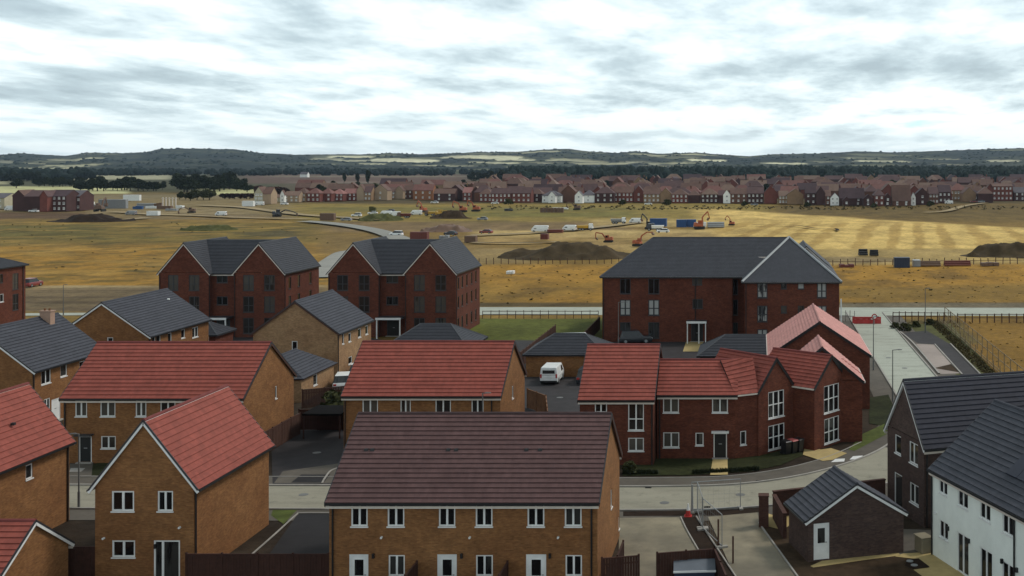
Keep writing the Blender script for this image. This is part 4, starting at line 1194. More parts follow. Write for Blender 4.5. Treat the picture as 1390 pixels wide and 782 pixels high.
# covers and gullies set in the road and pavements
for i, (x, y, lab) in enumerate(((1005, 672, 'round drain cover in the road below the black front door'), (902, 683, 'round drain cover in the road right of the front terrace'), (1128, 650, 'round drain cover in the road above the small garage roof'),
                                 (1228, 500, 'round drain cover low on the new road'), (1206, 486, 'round drain cover half way up the new road'), (412, 672, 'round drain cover in the road before the dark court'), (760, 540, 'round drain cover in the court before the white van'), (430, 615, 'round drain cover in the dark court'))):
    c_ = P(x, y); m = MB(); m.tube((0, 0, 0.0), (0, 0, 0.036), 0.33, 16); o = m.build('drain_cover', M['dgalv']); o.location = (c_.x, c_.y, 0); tag(o, lab, 'drain cover')
for i, (x, y, lab) in enumerate(((880, 662.2, 'square road gully by the far kerb, left of the front door path'), (1030, 653.6, 'square road gully by the far kerb, right of the front door path'), (960, 689, 'square road gully by the near kerb beside the traffic cone'))):
    c_ = P(x, y); m = MB(); m.box(-.22, -.2, 0, .22, .2, 0.034); o = m.build('road_gully', M['matte']); o.location = (c_.x, c_.y, 0); tag(o, lab, 'road gully')

# far site tracks
def far_ribbon(name, pts, w, mat, z=0.25):
    return ribbon(name, pts, w, z, mat)
for o in [far_ribbon('site_road', [(412, 301), (440, 303), (480, 308), (515, 315), (545, 326), (565, 336)], 6.5, 'greytrack', 0.3),
          far_ribbon('site_road', [(425, 378), (440, 366), (458, 352), (474, 343), (500, 340)], 6.0, 'greytrack', 0.22),
          far_ribbon('site_track', [(150, 288), (200, 291), (260, 293), (330, 296), (420, 298)], 5.0, 'track', 0.3),
          far_ribbon('site_track', [(270, 279), (330, 282), (400, 291), (470, 296), (520, 299)], 6.0, 'track', 0.3),
          far_ribbon('site_track', [(120, 298), (160, 299), (200, 296)], 5.0, 'track', 0.3),
          far_ribbon('site_track', [(640, 320), (700, 318), (760, 314), (830, 307), (870, 302)], 5.0, 'track', 0.25),
          far_ribbon('footpath', [(1255, 289), (1285, 287), (1310, 280), (1338, 276)], 4.0, 'track', 0.35),
          far_ribbon('site_track', [(640, 330), (700, 331), (760, 329)], 3.0, 'track', 0.25),
          far_ribbon('trench', [(642, 331.5), (690, 330.5), (752, 330)], 1.2, 'darksoil', 0.32),
          far_ribbon('trench', [(912, 319), (960, 317.5), (1010, 318.5)], 1.0, 'darksoil', 0.3),
          far_ribbon('trench', [(1020, 306), (1075, 306.5), (1110, 311), (1133, 311), (1137, 314)], 1.2, 'darksoil', 0.3),
          far_ribbon('trench', [(1070, 312.5), (1098, 311.5)], 1.0, 'darksoil', 0.3),
          far_ribbon('trench', [(1075, 318.5), (1135, 317.5)], 1.0, 'darksoil', 0.3)]: pass

# ================================================================== WORLD (Nishita sky + layered cloud) AND SUN
SUN_AZ, SUN_EL = R(62), R(48)          # from +Y towards +X
wd = bpy.data.worlds.new('World'); sc.world = wd; wd.use_nodes = True
nt = wd.node_tree; nt.nodes.clear()
out = nt.nodes.new('ShaderNodeOutputWorld')
sky = nt.nodes.new('ShaderNodeTexSky'); sky.sky_type = 'NISHITA'; sky.sun_disc = False
sky.sun_elevation = SUN_EL; sky.sun_rotation = SUN_AZ; sky.dust_density = 2.5; sky.altitude = 60
bg1 = nt.nodes.new('ShaderNodeBackground'); nt.links.new(sky.outputs[0], bg1.inputs['Color']); bg1.inputs['Strength'].default_value = 0.12
tc = nt.nodes.new('ShaderNodeTexCoord').outputs['Generated']
sep = nt.nodes.new('ShaderNodeSeparateXYZ'); nt.links.new(tc, sep.inputs[0])
zz = math_n(nt, 'ADD', math_n(nt, 'MAXIMUM', sep.outputs['Z'], 0.0), 0.105)
cb = nt.nodes.new('ShaderNodeCombineXYZ')
nt.links.new(math_n(nt, 'DIVIDE', sep.outputs['X'], zz), cb.inputs['X']); nt.links.new(math_n(nt, 'DIVIDE', sep.outputs['Y'], zz), cb.inputs['Y'])
cv = mapping(nt, cb.outputs[0], (1.6, 0.95, 1), (4.3, 2.7, 0.0))
n1 = noise(nt, cv, 1.25, 10, 0.60, 0.1)
n2 = noise(nt, mapping(nt, cb.outputs[0], (1.5, 0.8, 1), (9.1, 4.2, 2.0)), 0.55, 3, 0.5, 0.2)
dens = math_n(nt, 'ADD', math_n(nt, 'MULTIPLY', n1, 0.60), math_n(nt, 'MULTIPLY', n2, 0.40))
ccol = ramp(nt, dens, [(0.30, (0.64, 0.94, 1.05)), (0.38, (1.00, 1.09, 1.08)), (0.455, (0.95, 1.04, 1.04)), (0.51, (0.74, 0.87, 0.91)), (0.57, (0.53, 0.65, 0.70)), (0.64, (0.40, 0.50, 0.55))])
# pale band just above the horizon
hz = ramp(nt, sep.outputs['Z'], [(0.0, 1.0), (0.045, 0.0)])
ccol = mix(nt, math_n(nt, 'MULTIPLY', hz, 0.6), ccol, (0.94, 1.05, 1.06))
# unseen sky overhead is dimmed on purpose, for stronger contrast between sides
ccol = mix(nt, 1.0, ccol, ramp(nt, sep.outputs['Z'], [(0.0, 1.0), (0.22, 0.92), (0.6, 0.52)]), 'MULTIPLY')
bg2 = nt.nodes.new('ShaderNodeBackground'); nt.links.new(ccol, bg2.inputs['Color']); bg2.inputs['Strength'].default_value = 1.0
ms = nt.nodes.new('ShaderNodeMixShader'); ms.inputs[0].default_value = 0.9
nt.links.new(bg1.outputs[0], ms.inputs[1]); nt.links.new(bg2.outputs[0], ms.inputs[2]); nt.links.new(ms.outputs[0], out.inputs['Surface'])
sun = bpy.data.objects.new('sun', bpy.data.lights.new('sun', 'SUN')); COL.objects.link(sun)
sun.data.energy = 1.5; sun.data.angle = R(12); sun.data.color = (1.0, 0.95, 0.88)
sd = Vector((math.sin(SUN_AZ) * math.cos(SUN_EL), math.cos(SUN_AZ) * math.cos(SUN_EL), math.sin(SUN_EL)))
sun.rotation_euler = sd.to_track_quat('Z', 'Y').to_euler(); sun.location = (30, 30, 60)

# ================================================================== SMALL THINGS
def tubes(name, mat, segs, r, parent=None, n=6):
    m = MB()
    for p, q in segs: m.tube(p, q, r, n)
    return m.build(name, mat, parent)

def lamp(label, x, y, h=5.6, arm=0.9, az=0.0, mat='dgalv', loc=None):
    p = P(x, y) if loc is None else Vector((*loc, 0))
    t = empty('street_lamp', label, 'street lamp', (p.x, p.y, 0), az, 'street lamps on the estate')
    m = MB(); m.tube((0, 0, 0), (0, 0, 1.1), 0.085, 8); m.tube((0, 0, 1.1), (0, 0, h), 0.055, 8, 0.04); m.build('pole', M[mat], t)
    m = MB(); m.bar((-0.05, 0, h + 0.02), (arm, 0, h + 0.08), 0.06, 0.06); m.build('arm', M[mat], t)
    m = MB(); m.hexa([(arm - 0.1, -0.09, h + 0.03), (arm + 0.3, -0.07, h + 0.05), (arm + 0.3, 0.07, h + 0.05), (arm - 0.1, 0.09, h + 0.03),
                      (arm - 0.1, -0.06, h + 0.12), (arm + 0.27, -0.05, h + 0.10), (arm + 0.27, 0.05, h + 0.10), (arm - 0.1, 0.06, h + 0.12)])
    m.build('lantern', M['dgalv'], t)
lamp('street lamp before the left end of the large hipped flats', 839.5, 470, 5.5)
lamp('tall street lamp beside the right wing of the large hipped flats', 1012, 462, 5.6)
lamp('street lamp rising behind the pale pink roof beside the new road', 0, 0, 5.9, 0.35, loc=(12.75, 127))
lamp('street lamp standing between the new road and the navy roof', 0, 0, 5.0, 0.6, loc=(12.9, 110))
lamp('street lamp on the pavement at the left between two brown houses', 107, 690, 4.9, 0.3, R(180))
lamp('thin street lamp showing above the eaves of the middle red-roofed terrace', 0, 0, 6.4, 0.3, loc=(-19.9, 82.3))
lamp('distant street lamp beside the bare soil, by the grey roof', 86, 428, 4.6, 0.4)
lamp('distant street lamp by the post fence at the right', 1256, 452, 6.0, 0.4)
lamp('short street lamp behind the slate garage by the left flats', 287, 452, 2.9, 0.4)

def closeboard(label, p0, p1, h=1.8, mat='wood', z=0.0, posts=True, name='timber_fence'):
    p0 = Vector((*p0, z)); p1 = Vector((*p1, z)); d = p1 - p0; L = d.length
    t = empty(name, label, 'fence', p0, math.atan2(d.y, d.x))
    n = max(1, round(L / 1.83)); w = L / n
    for i in range(n):
        m = MB(); k = max(3, int(w / 0.15))
        for j in range(k):
            a = i * w + 0.05 + j * (w - 0.1) / k
            m.box(a, -0.012 - 0.012 * (j % 2), 0.05, a + (w - 0.1) / k - 0.012, 0.012, h - 0.03 + rng.uniform(-.008, .008))
        m.box(i * w + 0.05, 0.0125, 0.4, (i + 1) * w - 0.05, 0.05, 0.48); m.box(i * w + 0.05, 0.0125, h - 0.4, (i + 1) * w - 0.05, 0.05, h - 0.32)
        m.box(i * w + 0.02, -0.045, h - 0.029, (i + 1) * w - 0.02, 0.055, h + 0.01)
        m.build('panel', M[mat], t)
    for i in range(n + 1):
        m = MB(); m.box(i * w - 0.05, -0.05, 0, i * w + 0.05, 0.05, h + 0.08); m.build('post', M[mat], t)
    return t
# between the gardens of the front terrace, coming forward from its back wall
fy = P(0, 683, 5.0).y + 0.25
for i, px_ in enumerate((566, 689)):
    x = (px_ - VX) * fy / F
    closeboard(['garden fence between the first and second white doors of the front terrace', 'garden fence between the second and third white doors of the front terrace'][i],
               (x, fy - 6.0), (x, fy - 0.05), 1.8, 'fence_red')
def cb(label, a, b_, h=1.8, mat='wood'): closeboard(label, G(*a), G(*b_), h, mat)
def top_pt(x, y, h): q = P(x, y, h); return (q.x, q.y)
closeboard('maroon fence with a spiked end right of the front terrace', top_pt(817, 758, 1.9), top_pt(867, 754, 1.9), 1.9, 'fence_red')
closeboard('maroon fence running back along the gable wall of the front terrace', top_pt(838, 755, 1.8), top_pt(846, 735, 1.8), 1.8, 'fence_red')
closeboard('maroon fence round the yard with the grey topped store', top_pt(892, 751, 1.9), top_pt(970, 745, 1.9), 1.9, 'fence_red')
closeboard('fence at the right side of the yard with the grey topped store', top_pt(970, 745, 1.9), top_pt(986, 782, 1.9), 1.9, 'fence_red')
closeboard('maroon garden fence from the gabled house to the black parking bay', top_pt(253, 752, 1.8), top_pt(446, 752, 1.8), 1.8, 'fence_red')
closeboard('dark garden fence between the corner garage and the gabled house', top_pt(86, 742, 1.8), top_pt(146, 742, 1.8), 1.8, 'fence_red')
closeboard('dark fence behind the court left of the middle red-roofed terrace', top_pt(406, 556, 1.8), top_pt(464, 556, 1.8), 1.8, 'fence_red')
closeboard('second dark fence across the narrow gardens behind the dark carport', top_pt(410, 529, 1.8), top_pt(470, 524, 1.8), 1.8, 'wood')
closeboard('dark fence along the side of the long red-roofed terrace', (-39.0, 88), (-39.0, 97), 1.8, 'wood')
closeboard('long dark fence left of the slate garage behind the white van', (-26.8, 128), (-26.7, 150), 1.8, 'wood')
closeboard('short dark fence against the left end of the large hipped flats', (-21.9, 141), (-22.0, 158), 1.8, 'wood')
closeboard('warm brown fence right of the middle red-roofed terrace', top_pt(716, 528, 1.8), top_pt(741, 537, 1.8), 1.8, 'wood_warm')
closeboard('warm brown fence along the car court beside the red roofs', top_pt(741, 537, 1.8), top_pt(744, 565, 1.8), 1.8, 'wood_warm')
closeboard('fence in the shade behind the long red-roofed terrace', (-58, 99), (-42, 99), 1.8, 'wood')
# carport / dark store in the gap
t = empty('carport', 'black fronted carport at the back of the dark asphalt court', 'carport', (*G(410, 596), 0))
m = MB(); m.box(0, 0, 1.95, 3.2, 3.4, 2.1); m.build('roof', M['matte'], t)
m = MB(); m.box(0.02, 3.3, 0, 3.18, 3.38, 1.95); m.build('back_panel', M['black'], t)
for x in (0.04, 3.06):
    for y in (0.04, 3.1):
        m = MB(); m.box(x, y, 0, x + 0.1, y + 0.1, 1.95); m.build('post', M['fence_red'], t)
# garden brick wall and pier
def bwall(name, label, p0, p1, h, thick=0.22, mat='red', cap=True):
    p0 = Vector((*p0, 0)); p1 = Vector((*p1, 0)); d = p1 - p0
    t = empty(name, label, 'wall', p0, math.atan2(d.y, d.x))
    m = MB(); m.box(0, -thick / 2, 0, d.length, thick / 2, h); m.build('brickwork', M[mat], t)
    if cap: m = MB(); m.box(-0.03, -thick / 2 - 0.03, h + 0.002, d.length + 0.03, thick / 2 + 0.03, h + 0.07); m.build('coping', M[mat], t)
M['r_grey2'] = plain('grey_blue_felt', (0.10, 0.115, 0.135), 0.7)
M['wallred'] = brick('dark_garden_wall_brick', (0.085, 0.040, 0.030), (0.06, 0.028, 0.024), (0.07, 0.045, 0.035))
bwall('garden_wall', 'dark brick garden wall from the gate pier to the navy-roofed house', (0.95, 74.2), (8.5, 77.1), 1.65, mat='wallred')
bwall('garden_wall', 'short dark brick wall from the gate pier to the small brick garage', (1.0, 74.0), (1.6, 70.0), 1.5, mat='wallred')
bwall('gate_pier', 'square dark brick gate pier at the top of the driveway', (0.0, 72.4), (0.62, 72.4), 1.95, 0.6, mat='wallred')
# grey topped store in the yard
q = P(915, 770, 1.3)
t = empty('garden_store', 'low store box with a sloping grey lid inside the maroon fence', 'store', (q.x, q.y - 0.4, 0), R(4))
m = MB(); m.box(0.05, 0.05, 0, 2.2, 1.15, 1.15); m.build('box_body', M['darkblue'], t)
m = MB(); m.hexa([(0, 0, 1.16), (2.25, 0, 1.16), (2.25, 1.2, 1.38), (0, 1.2, 1.38), (0, 0, 1.22), (2.25, 0, 1.22), (2.25, 1.2, 1.44), (0, 1.2, 1.44)]); lid = m.build('lid', M['r_grey2'], t)
m = MB(); m.box(-0.01, -0.04, 1.13, 2.26, -0.002, 1.23); m.build('lid_edge', M['white'], lid)

# site fence panels (mesh panels in frames)
def heras(label, p0, p1, h=2.0):
    p0 = Vector((*p0, 0)); p1 = Vector((*p1, 0)); d = p1 - p0; L = d.length
    t = empty('mesh_fence_panel', label, 'site fence', p0, math.atan2(d.y, d.x), 'mesh fence panels round the driveway')
    m = MB()
    for a, b_ in (((0, 0, 0.1), (0, 0, h)), ((L, 0, 0.1), (L, 0, h)), ((0, 0, h), (L, 0, h)), ((0, 0, 0.15), (L, 0, 0.15))): m.tube(a, b_, 0.028, 6)
    m.build('frame', M['galv'], t)
    m = MB()
    n = int(L / 0.35)
    for i in range(1, n): m.tube((i * L / n, 0, 0.15), (i * L / n, 0, h), 0.004, 4, cap=False)
    for z_ in (0.6, 1.1, 1.6): m.tube((0, 0, z_), (L, 0, z_), 0.005, 4, cap=False)
    o = m.build('wire_mesh', M['galv'], t)
    for x in (0, L):
        m = MB(); m.box(x - 0.12, -0.35, 0, x + 0.12, 0.35, 0.13); m.build('foot_block', M['kerb'], t)
heras('wire mesh panel along the road edge left of the driveway', G(939, 696), G(1005, 691))
heras('wire mesh panel running down between soil bed and driveway', (-4.05, 75.3), (-3.55, 71.9))
heras('wire mesh panel at the lower end of the driveway edge', (-3.5, 71.6), (-2.2, 68.3))
for i, (x, ya, yb) in enumerate(((975, 705, 740), (995, 728, 765))):
    p = P(x, yb)
    m = MB(); m.box(-0.05, -0.05, 0, 0.05, 0.05, (yb - ya) / F * p.y); o = m.build('timber_post', M['wood'])
    o.location = p; tag(o, ['rough timber post at the left edge of the driveway, farther from the camera', 'rough timber post at the left edge of the driveway, nearer the camera'][i], 'post', 'posts by the driveway')
p = G(939.5, 697)
m = MB(); m.tube((0, 0, 0), (0, 0, 1.9), 0.09, 8, 0.06); o = m.build('steel_post', M['galv']); o.location = (*p, 0); tag(o, 'thick grey steel post standing beside the traffic cone', 'post')
# traffic cone
p = G(934, 701)
t = empty('traffic_cone', 'red and white traffic cone at the road edge by the grey post', 'cone', (*p, 0))
m = MB(); m.box(-0.25, -0.25, 0, 0.25, 0.25, 0.05); m.tube((0, 0, 0.05), (0, 0, 0.4), 0.19, 14, 0.12); m.build('base', M['red_p'], t)
m = MB(); m.tube((0, 0, 0.401), (0, 0, 0.85), 0.119, 14, 0.04); m.build('sleeve', M['white'], t)
# utility box
p = G(1253, 749)
t = empty('utility_box', 'beige rounded utility box between the garage and the white terrace', 'box', (*p, 0), R(-68))
m = MB(); m.box(-0.45, -0.35, 0, 0.45, 0.35, 0.9); m.build('cabinet', M['pad'], t, bevel=0.08)
m = MB(); m.box(-0.5, -0.4, 0.901, 0.5, 0.4, 0.99); m.build('lid', M['pad'], t, bevel=0.04)

def bin_(label, x, y, body, lid, rz):
    p = P(x, y)
    t = empty('wheelie_bin', label, 'wheelie bin', (p.x, p.y, 0), rz, 'wheelie bins by the gable window')
    m = MB(); m.hexa([(-0.24, -0.26, 0.06), (0.24, -0.26, 0.06), (0.24, 0.26, 0.06), (-0.24, 0.26, 0.06), (-0.3, -0.34, 1.0), (0.3, -0.34, 1.0), (0.3, 0.36, 1.0), (-0.3, 0.36, 1.0)]); m.build('bin_body', M[body], t)
    m = MB(); m.hexa([(-0.31, -0.37, 1.002), (0.31, -0.37, 1.002), (0.31, 0.38, 1.002), (-0.31, 0.38, 1.002), (-0.27, -0.3, 1.08), (0.27, -0.3, 1.08), (0.27, 0.34, 1.1), (-0.27, 0.34, 1.1)]); m.build('lid', M[lid], t)
    for sx in (-0.27, 0.27):
        m = MB(); m.tube((sx - 0.03, 0.32, 0.1), (sx + 0.03, 0.32, 0.1), 0.1, 10); m.build('wheel', M['tyre'], t)
bin_('black wheelie bin with a faded red lid by the gable window', 1076, 615, 'black', 'redlid', R(45))
bin_('black wheelie bin with a black lid left of the red-lidded one', 1067, 616.5, 'black', 'black', R(40))
bin_('black wheelie bin with a black lid right of the red-lidded one', 1084, 613.5, 'black', 'black', R(50))

# red road barriers
t0 = None
for i in range(5):
    x = 1157 + i * 7.8
    p = P(x, 439.5); q = P(x + 7.6, 439.5)
    t = empty('road_barrier', ['leftmost', 'second from left', 'middle', 'second from right', 'rightmost'][i] + ' red plastic barrier across the new road', 'barrier', (p.x, p.y, 0), 0, 'red barriers across the road')
    L = q.x - p.x
    m = MB(); m.prism([(-0.3, 0.05), (0.3, 0.05), (0.12, 0.55), (0.1, 1.0), (-0.1, 1.0), (-0.12, 0.55)], 0, L); m.build('barrier_body', M['red_p'], t)
    m = MB(); m.box(L * .2, -0.16, 0.62, L * .8, -0.13, 0.8) if i in (1, 3, 4) else m.box(L * .3, -0.16, 0.62, L * .7, -0.13, 0.74)
    m.build('reflector', M['redlid'] if i != 3 else M['white'], t)
t = empty('road_sign', 'round red bordered sign standing against the red barriers', 'sign', (*G(1187, 441), 0))
m = MB(); m.tube((0, 0, 0), (0, 0, 1.6), 0.04, 6); m.build('post', M['galv'], t)
m = MB(); m.tube((0, -0.05, 1.15), (0, -0.02, 1.15), 0.42, 20); m.build('sign_face', M['red_p'], t)
m = MB(); m.tube((0, -0.056, 1.15), (0, -0.051, 1.15), 0.27, 20); m.build('sign_centre', M['white'], t)

# post and rail fences
def post_rail(label, p0, p1, n, h, rails, mat, r=0.05, name='post_and_rail_fence', jit=0.06):
    p0 = Vector((*p0, 0)); p1 = Vector((*p1, 0)); d = p1 - p0; L = d.length
    t = empty(name, label, 'fence', p0, math.atan2(d.y, d.x))
    for i in range(n + 1):
        m = MB(); a = i * L / n
        m.bar((a, 0, 0), (a + rng.uniform(-jit, jit) * .5, 0, h + rng.uniform(-jit, jit)), r * 2, r * 2); m.build('post', M[mat], t)
    for z_ in rails:
        m = MB(); m.bar((0, -0.04, z_), (L, -0.04, z_), 0.05, 0.09); m.build('rail', M[mat], t)
    return t
post_rail('pale timber fence running away beside the access road, near line', (26.2, 110), (26.4, 167), 16, 1.0, (0.12, 0.42), 'wood_pale', 0.05)
post_rail('pale tall timber and mesh fence running away beside the gold field', (27.0, 110), (27.2, 167), 18, 2.0, (1.95, 0.9), 'wood_pale', 0.045)
post_rail('brown post and rail fence along the link road, left half', G(1212, 437), G(1290, 437.5), 9, 1.5, (0.8, 1.35), 'wood', 0.06)
post_rail('brown post and rail fence along the link road, right half', G(1300, 438), G(1420, 438), 12, 1.3, (0.7, 1.2), 'wood', 0.07)
post_rail('low post fence along the turf before the link road', G(655, 432.5), G(812, 432.5), 14, 1.2, (0.6, 1.1), 'wood', 0.04)
post_rail('low kerbside post fence by the new road left side', G(1142, 436), G(1160, 437), 3, 1.6, (0.8,), 'galv', 0.04)
post_rail('wire and post fence across the gold field before the dark spoil heap', G(640, 359), G(860, 358), 22, 1.35, (), 'wood', 0.075, 'post_and_wire_fence', 0.15)
post_rail('wire and post fence across the gold field at the right', G(1100, 361), G(1440, 358), 34, 1.5, (0.9,), 'wood', 0.075, 'post_and_wire_fence', 0.2)

# ------------------------------------------------------------------ vehicles
def wheels(t, xs, w, r, tw=0.22):
    for x in xs:
        for sgn in (-1, 1):
            m = MB(); m.tube((x, sgn * (w / 2 - tw), r), (x, sgn * (w / 2 + 0.005), r), r, 14); wo = m.build('wheel', M['tyre'], t)
            m = MB(); m.tube((x, sgn * (w / 2 + 0.006), r), (x, sgn * (w / 2 + 0.02), r), r * 0.6, 10); m.build('rim', M['g_paint'], wo)
def tap(m, x0, x1, xt0, xt1, w0, w1, z0, z1):
    m.hexa([(x0, -w0 / 2, z0), (x1, -w0 / 2, z0), (x1, w0 / 2, z0), (x0, w0 / 2, z0), (xt0, -w1 / 2, z1), (xt1, -w1 / 2, z1), (xt1, w1 / 2, z1), (xt0, w1 / 2, z1)])
def car(label, loc, rz, paint, kind='hatch', group=None):
    t = empty('parked_car', label, 'car', (*loc, 0), rz, group)
    m = MB(); tap(m, -2.1, 2.1, -2.12, 2.12, 1.72, 1.8, 0.22, 0.6); tap(m, -2.12, 2.12, -2.0, 1.95, 1.8, 1.7, 0.6, 0.92); m.build('body', M[paint], t, bevel=0.05)
    m = MB()
    if kind == 'suv': tap(m, -2.0, 1.05, -1.75, 0.45, 1.66, 1.38, 0.9, 1.55)
    else: tap(m, -1.85, 1.15, -1.3, 0.4, 1.64, 1.32, 0.9, 1.36)
    m.build('windows', M['glass'], t)
    m = MB()
    if kind == 'suv': tap(m, -1.77, 0.47, -1.7, 0.4, 1.41, 1.35, 1.55, 1.62)
    else: tap(m, -1.32, 0.42, -1.22, 0.32, 1.34, 1.26, 1.36, 1.43)
    m.build('car_roof', M[paint], t, bevel=0.02)
    wheels(t, (-1.3, 1.3), 1.78, 0.32)
    for sgn in (-1, 1):
        m = MB(); m.box(2.03, sgn * 0.62 - 0.18, 0.55, 2.13, sgn * 0.62 + 0.18, 0.7); m.build('headlight', M['white'], t)
        m = MB(); m.box(-2.13, sgn * 0.66 - 0.14, 0.62, -2.04, sgn * 0.66 + 0.14, 0.8); m.build('tail_light', M['red_p'], t)
    return t
def van(label, loc, rz, paint='w_paint', L=4.6, H=1.95, group=None):
    t = empty('parked_van', label, 'van', (*loc, 0), rz, group)
    m = MB(); tap(m, -L / 2, L / 2, -L / 2 - .02, L / 2, 1.8, 1.86, 0.28, 0.95)
    tap(m, -L / 2 - .02, L / 2, -L / 2 + .05, L / 2 - 1.0, 1.86, 1.62, 0.95, H); m.build('body', M[paint], t, bevel=0.09)
    m = MB(); m.hexa([(L / 2 - .32, -.78, 1.15), (L / 2 - .28, -.78, 1.12), (L / 2 - .28, .78, 1.12), (L / 2 - .32, .78, 1.15), (L / 2 - .86, -.7, H - .12), (L / 2 - .8, -.7, H - .16), (L / 2 - .8, .7, H - .16), (L / 2 - .86, .7, H - .12)]); m.build('windscreen', M['glass'], t)
    m = MB(); m.box(-L / 2 - .045, -.62, 1.22, -L / 2 + .05, .62, 1.55); m.build('rear_window', M['glass'], t)
    for sgn in (-1, 1):
        m = MB(); y = sgn * .90; m.hexa([(L / 2 - 1.75, y - .03, 1.1), (L / 2 - .8, y - .03, 1.1), (L / 2 - .8, y + .03, 1.1), (L / 2 - 1.75, y + .03, 1.1), (L / 2 - 1.75, y - sgn * .09 - .03, 1.65), (L / 2 - 1.15, y - sgn * .09 - .03, 1.65), (L / 2 - 1.15, y - sgn * .09 + .03, 1.65), (L / 2 - 1.75, y - sgn * .09 + .03, 1.65)]); m.build('side_window', M['glass'], t)
        m = MB(); m.box(-L / 2 - .04, sgn * .8 - .08, .75, -L / 2 + .02, sgn * .8 + .08, 1.15); m.build('tail_light', M['red_p'], t)
    wheels(t, (-L / 2 + .85, L / 2 - .85), 1.84, 0.33)
    m = MB(); m.box(-L / 2 - .12, -.88, .3, -L / 2 - .03, .88, .48); m.build('bumper', M['black'], t)
    return t
vp = lambda x, y: G(x, y)
c_ = P(734, 524); van('small white van parked in the court behind the red roofs', (c_.x + .75, c_.y + 2.4), R(90), L=4.1, H=1.85)
c_ = P(781, 524); car('dark estate car parked right of the white van', (c_.x + .9, c_.y + 2.3), R(90), 'd_paint', 'suv')
c_ = P(861, 467); car('dark car parked before the large hipped flats', (c_.x, c_.y + 1.0), R(12), 'd_paint', 'suv')
c_ = P(780, 474); van('white van roof showing behind the slate garage', (c_.x, c_.y), R(5))
car('white car nearest the tan house, half hidden by the red roof', (-42.5, 117.0), R(104), 'w_paint', 'suv')
car('white car parked behind the first, higher up the drive', (-43.0, 123.4), R(98), 'w_paint', 'suv')
c_ = P(43, 389); car('dark red car beyond the flats at the left edge', (c_.x, c_.y), R(90), 'r_paint', 'suv')
def vat(x, yb): q = P(x, yb); return (q.x, q.y)
van('white crew van beside the trench on the far site, left of the other', vat(733, 315), R(180), L=5.6, H=2.2)
van('white van nose to tail with the yellow dumper', vat(773, 313.5), R(172), L=4.6, H=2.0)
car('white car on the grey site road behind the right twin-gabled block', vat(538, 320), R(170), 'w_paint', 'suv')
car('dark car on the site beyond the right twin-gabled block', vat(612, 319.5), R(165), 'd_paint')
car('pale red car on the bare soil beyond the flats', vat(660, 317), R(170), 'r_paint')
car('white car near the green heap on the far site', vat(484, 294), R(180), 'w_paint', 'suv')
van('white van left of the machinery cluster, first of two', vat(524, 293), R(175), L=5, H=2.2)
van('white van left of the machinery cluster, second of two', vat(536, 294), R(160), L=5, H=2.2)
van('white van just left of the machinery cluster by the orange house', vat(565, 292), R(185), L=5, H=2.2)
van('white van behind the cream house at the left of the far estate', vat(352, 279), R(185), L=5, H=2.1)
van('long white van before the dark red building at far left', vat(20, 286), R(180), L=9, H=2.4)
car('white car before the dark red building at far left', vat(46, 288), R(180), 'w_paint')
car('white car at the foot of the terrace of red houses', vat(386, 278), R(175), 'w_paint')

def container(label, x, yb, L, H, mat, rz=0.0, name='shipping_container'):
    q = P(x, yb)
    t = empty(name, label, 'container', (q.x, q.y, 0), rz)
    m = MB()
    n = max(4, int(L / .3))
    for i in range(n):
        a = -L / 2 + i * L / n
        m.box(a, 0 if i % 2 else 0.05, 0.1, a + L / n, 2.4, H - 0.1)
    m.build('container_body', M[mat], t)
    m = MB(); m.box(-L / 2 - .04, -.05, 0, L / 2 + .04, 2.45, .1); m.box(-L / 2 - .04, -.05, H - .1, L / 2 + .04, 2.45, H); m.build('frame', M[mat], t)
    m = MB(); m.box(-L / 2 - .06, .1, .15, -L / 2 - .02, 1.2, H - .15); m.build('door', M[mat], t)
    m = MB(); m.box(-L / 2 - .06, 1.23, .15, -L / 2 - .02, 2.3, H - .15); m.build('door', M[mat], t)
    return t
container('blue container left of the gap on the far site', 893, 307.5, 6.0, 2.9, 'blue', R(-6))
container('blue container in the middle, left one of the touching pair', 925, 308.5, 3.6, 2.7, 'blue')
container('blue container right of the touching pair beside the orange excavator', 938.5, 308.3, 3.2, 2.7, 'blue')
container('dark blue site tank alone by the fence in the gold field', 1225, 363.5, 3.3, 2.2, 'darkblue')
container('small grey box right of the dark blue site tank', 1245, 362, 1.5, 1.4, 'g_paint')
container('brown container with a mast on the far grey road', 443.5, 299.5, 5.6, 2.9, 'brownp')
container('maroon skip behind the roof of the right twin-gabled block', 568, 327, 5.0, 2.6, 'maroon')
container('brown skip right of the dark car beyond the flats', 638, 329, 3.2, 1.8, 'brownp')
container('small brown generator before the white crew van', 738.5, 325, 2.2, 1.6, 'maroon')
container('low dark skip between the two white vans', 753, 316, 5.0, 1.0, 'maroon')
container('white site cabin behind the long grey cabin', 178, 272.5, 10.0, 3.6, 'w_paint', name='site_cabin')
container('white site cabin standing alone on the sandy track', 206.5, 292.5, 5.0, 1.9, 'w_paint', name='site_cabin')
container('long dark cabin left of the white site cabin', 152, 283, 14.0, 4.6, 'g_paint', name='site_cabin')
container('pale site cabin beside the cream house', 336, 280, 6.0, 2.8, 'w_paint', name='site_cabin')
container('blue grey stack of materials right of the white site cabin', 197, 281, 9.0, 1.9, 'g_paint', name='material_stack')
container('second dark stack of materials in the left site yard', 222, 284, 7.0, 1.6, 'brownp', name='material_stack')

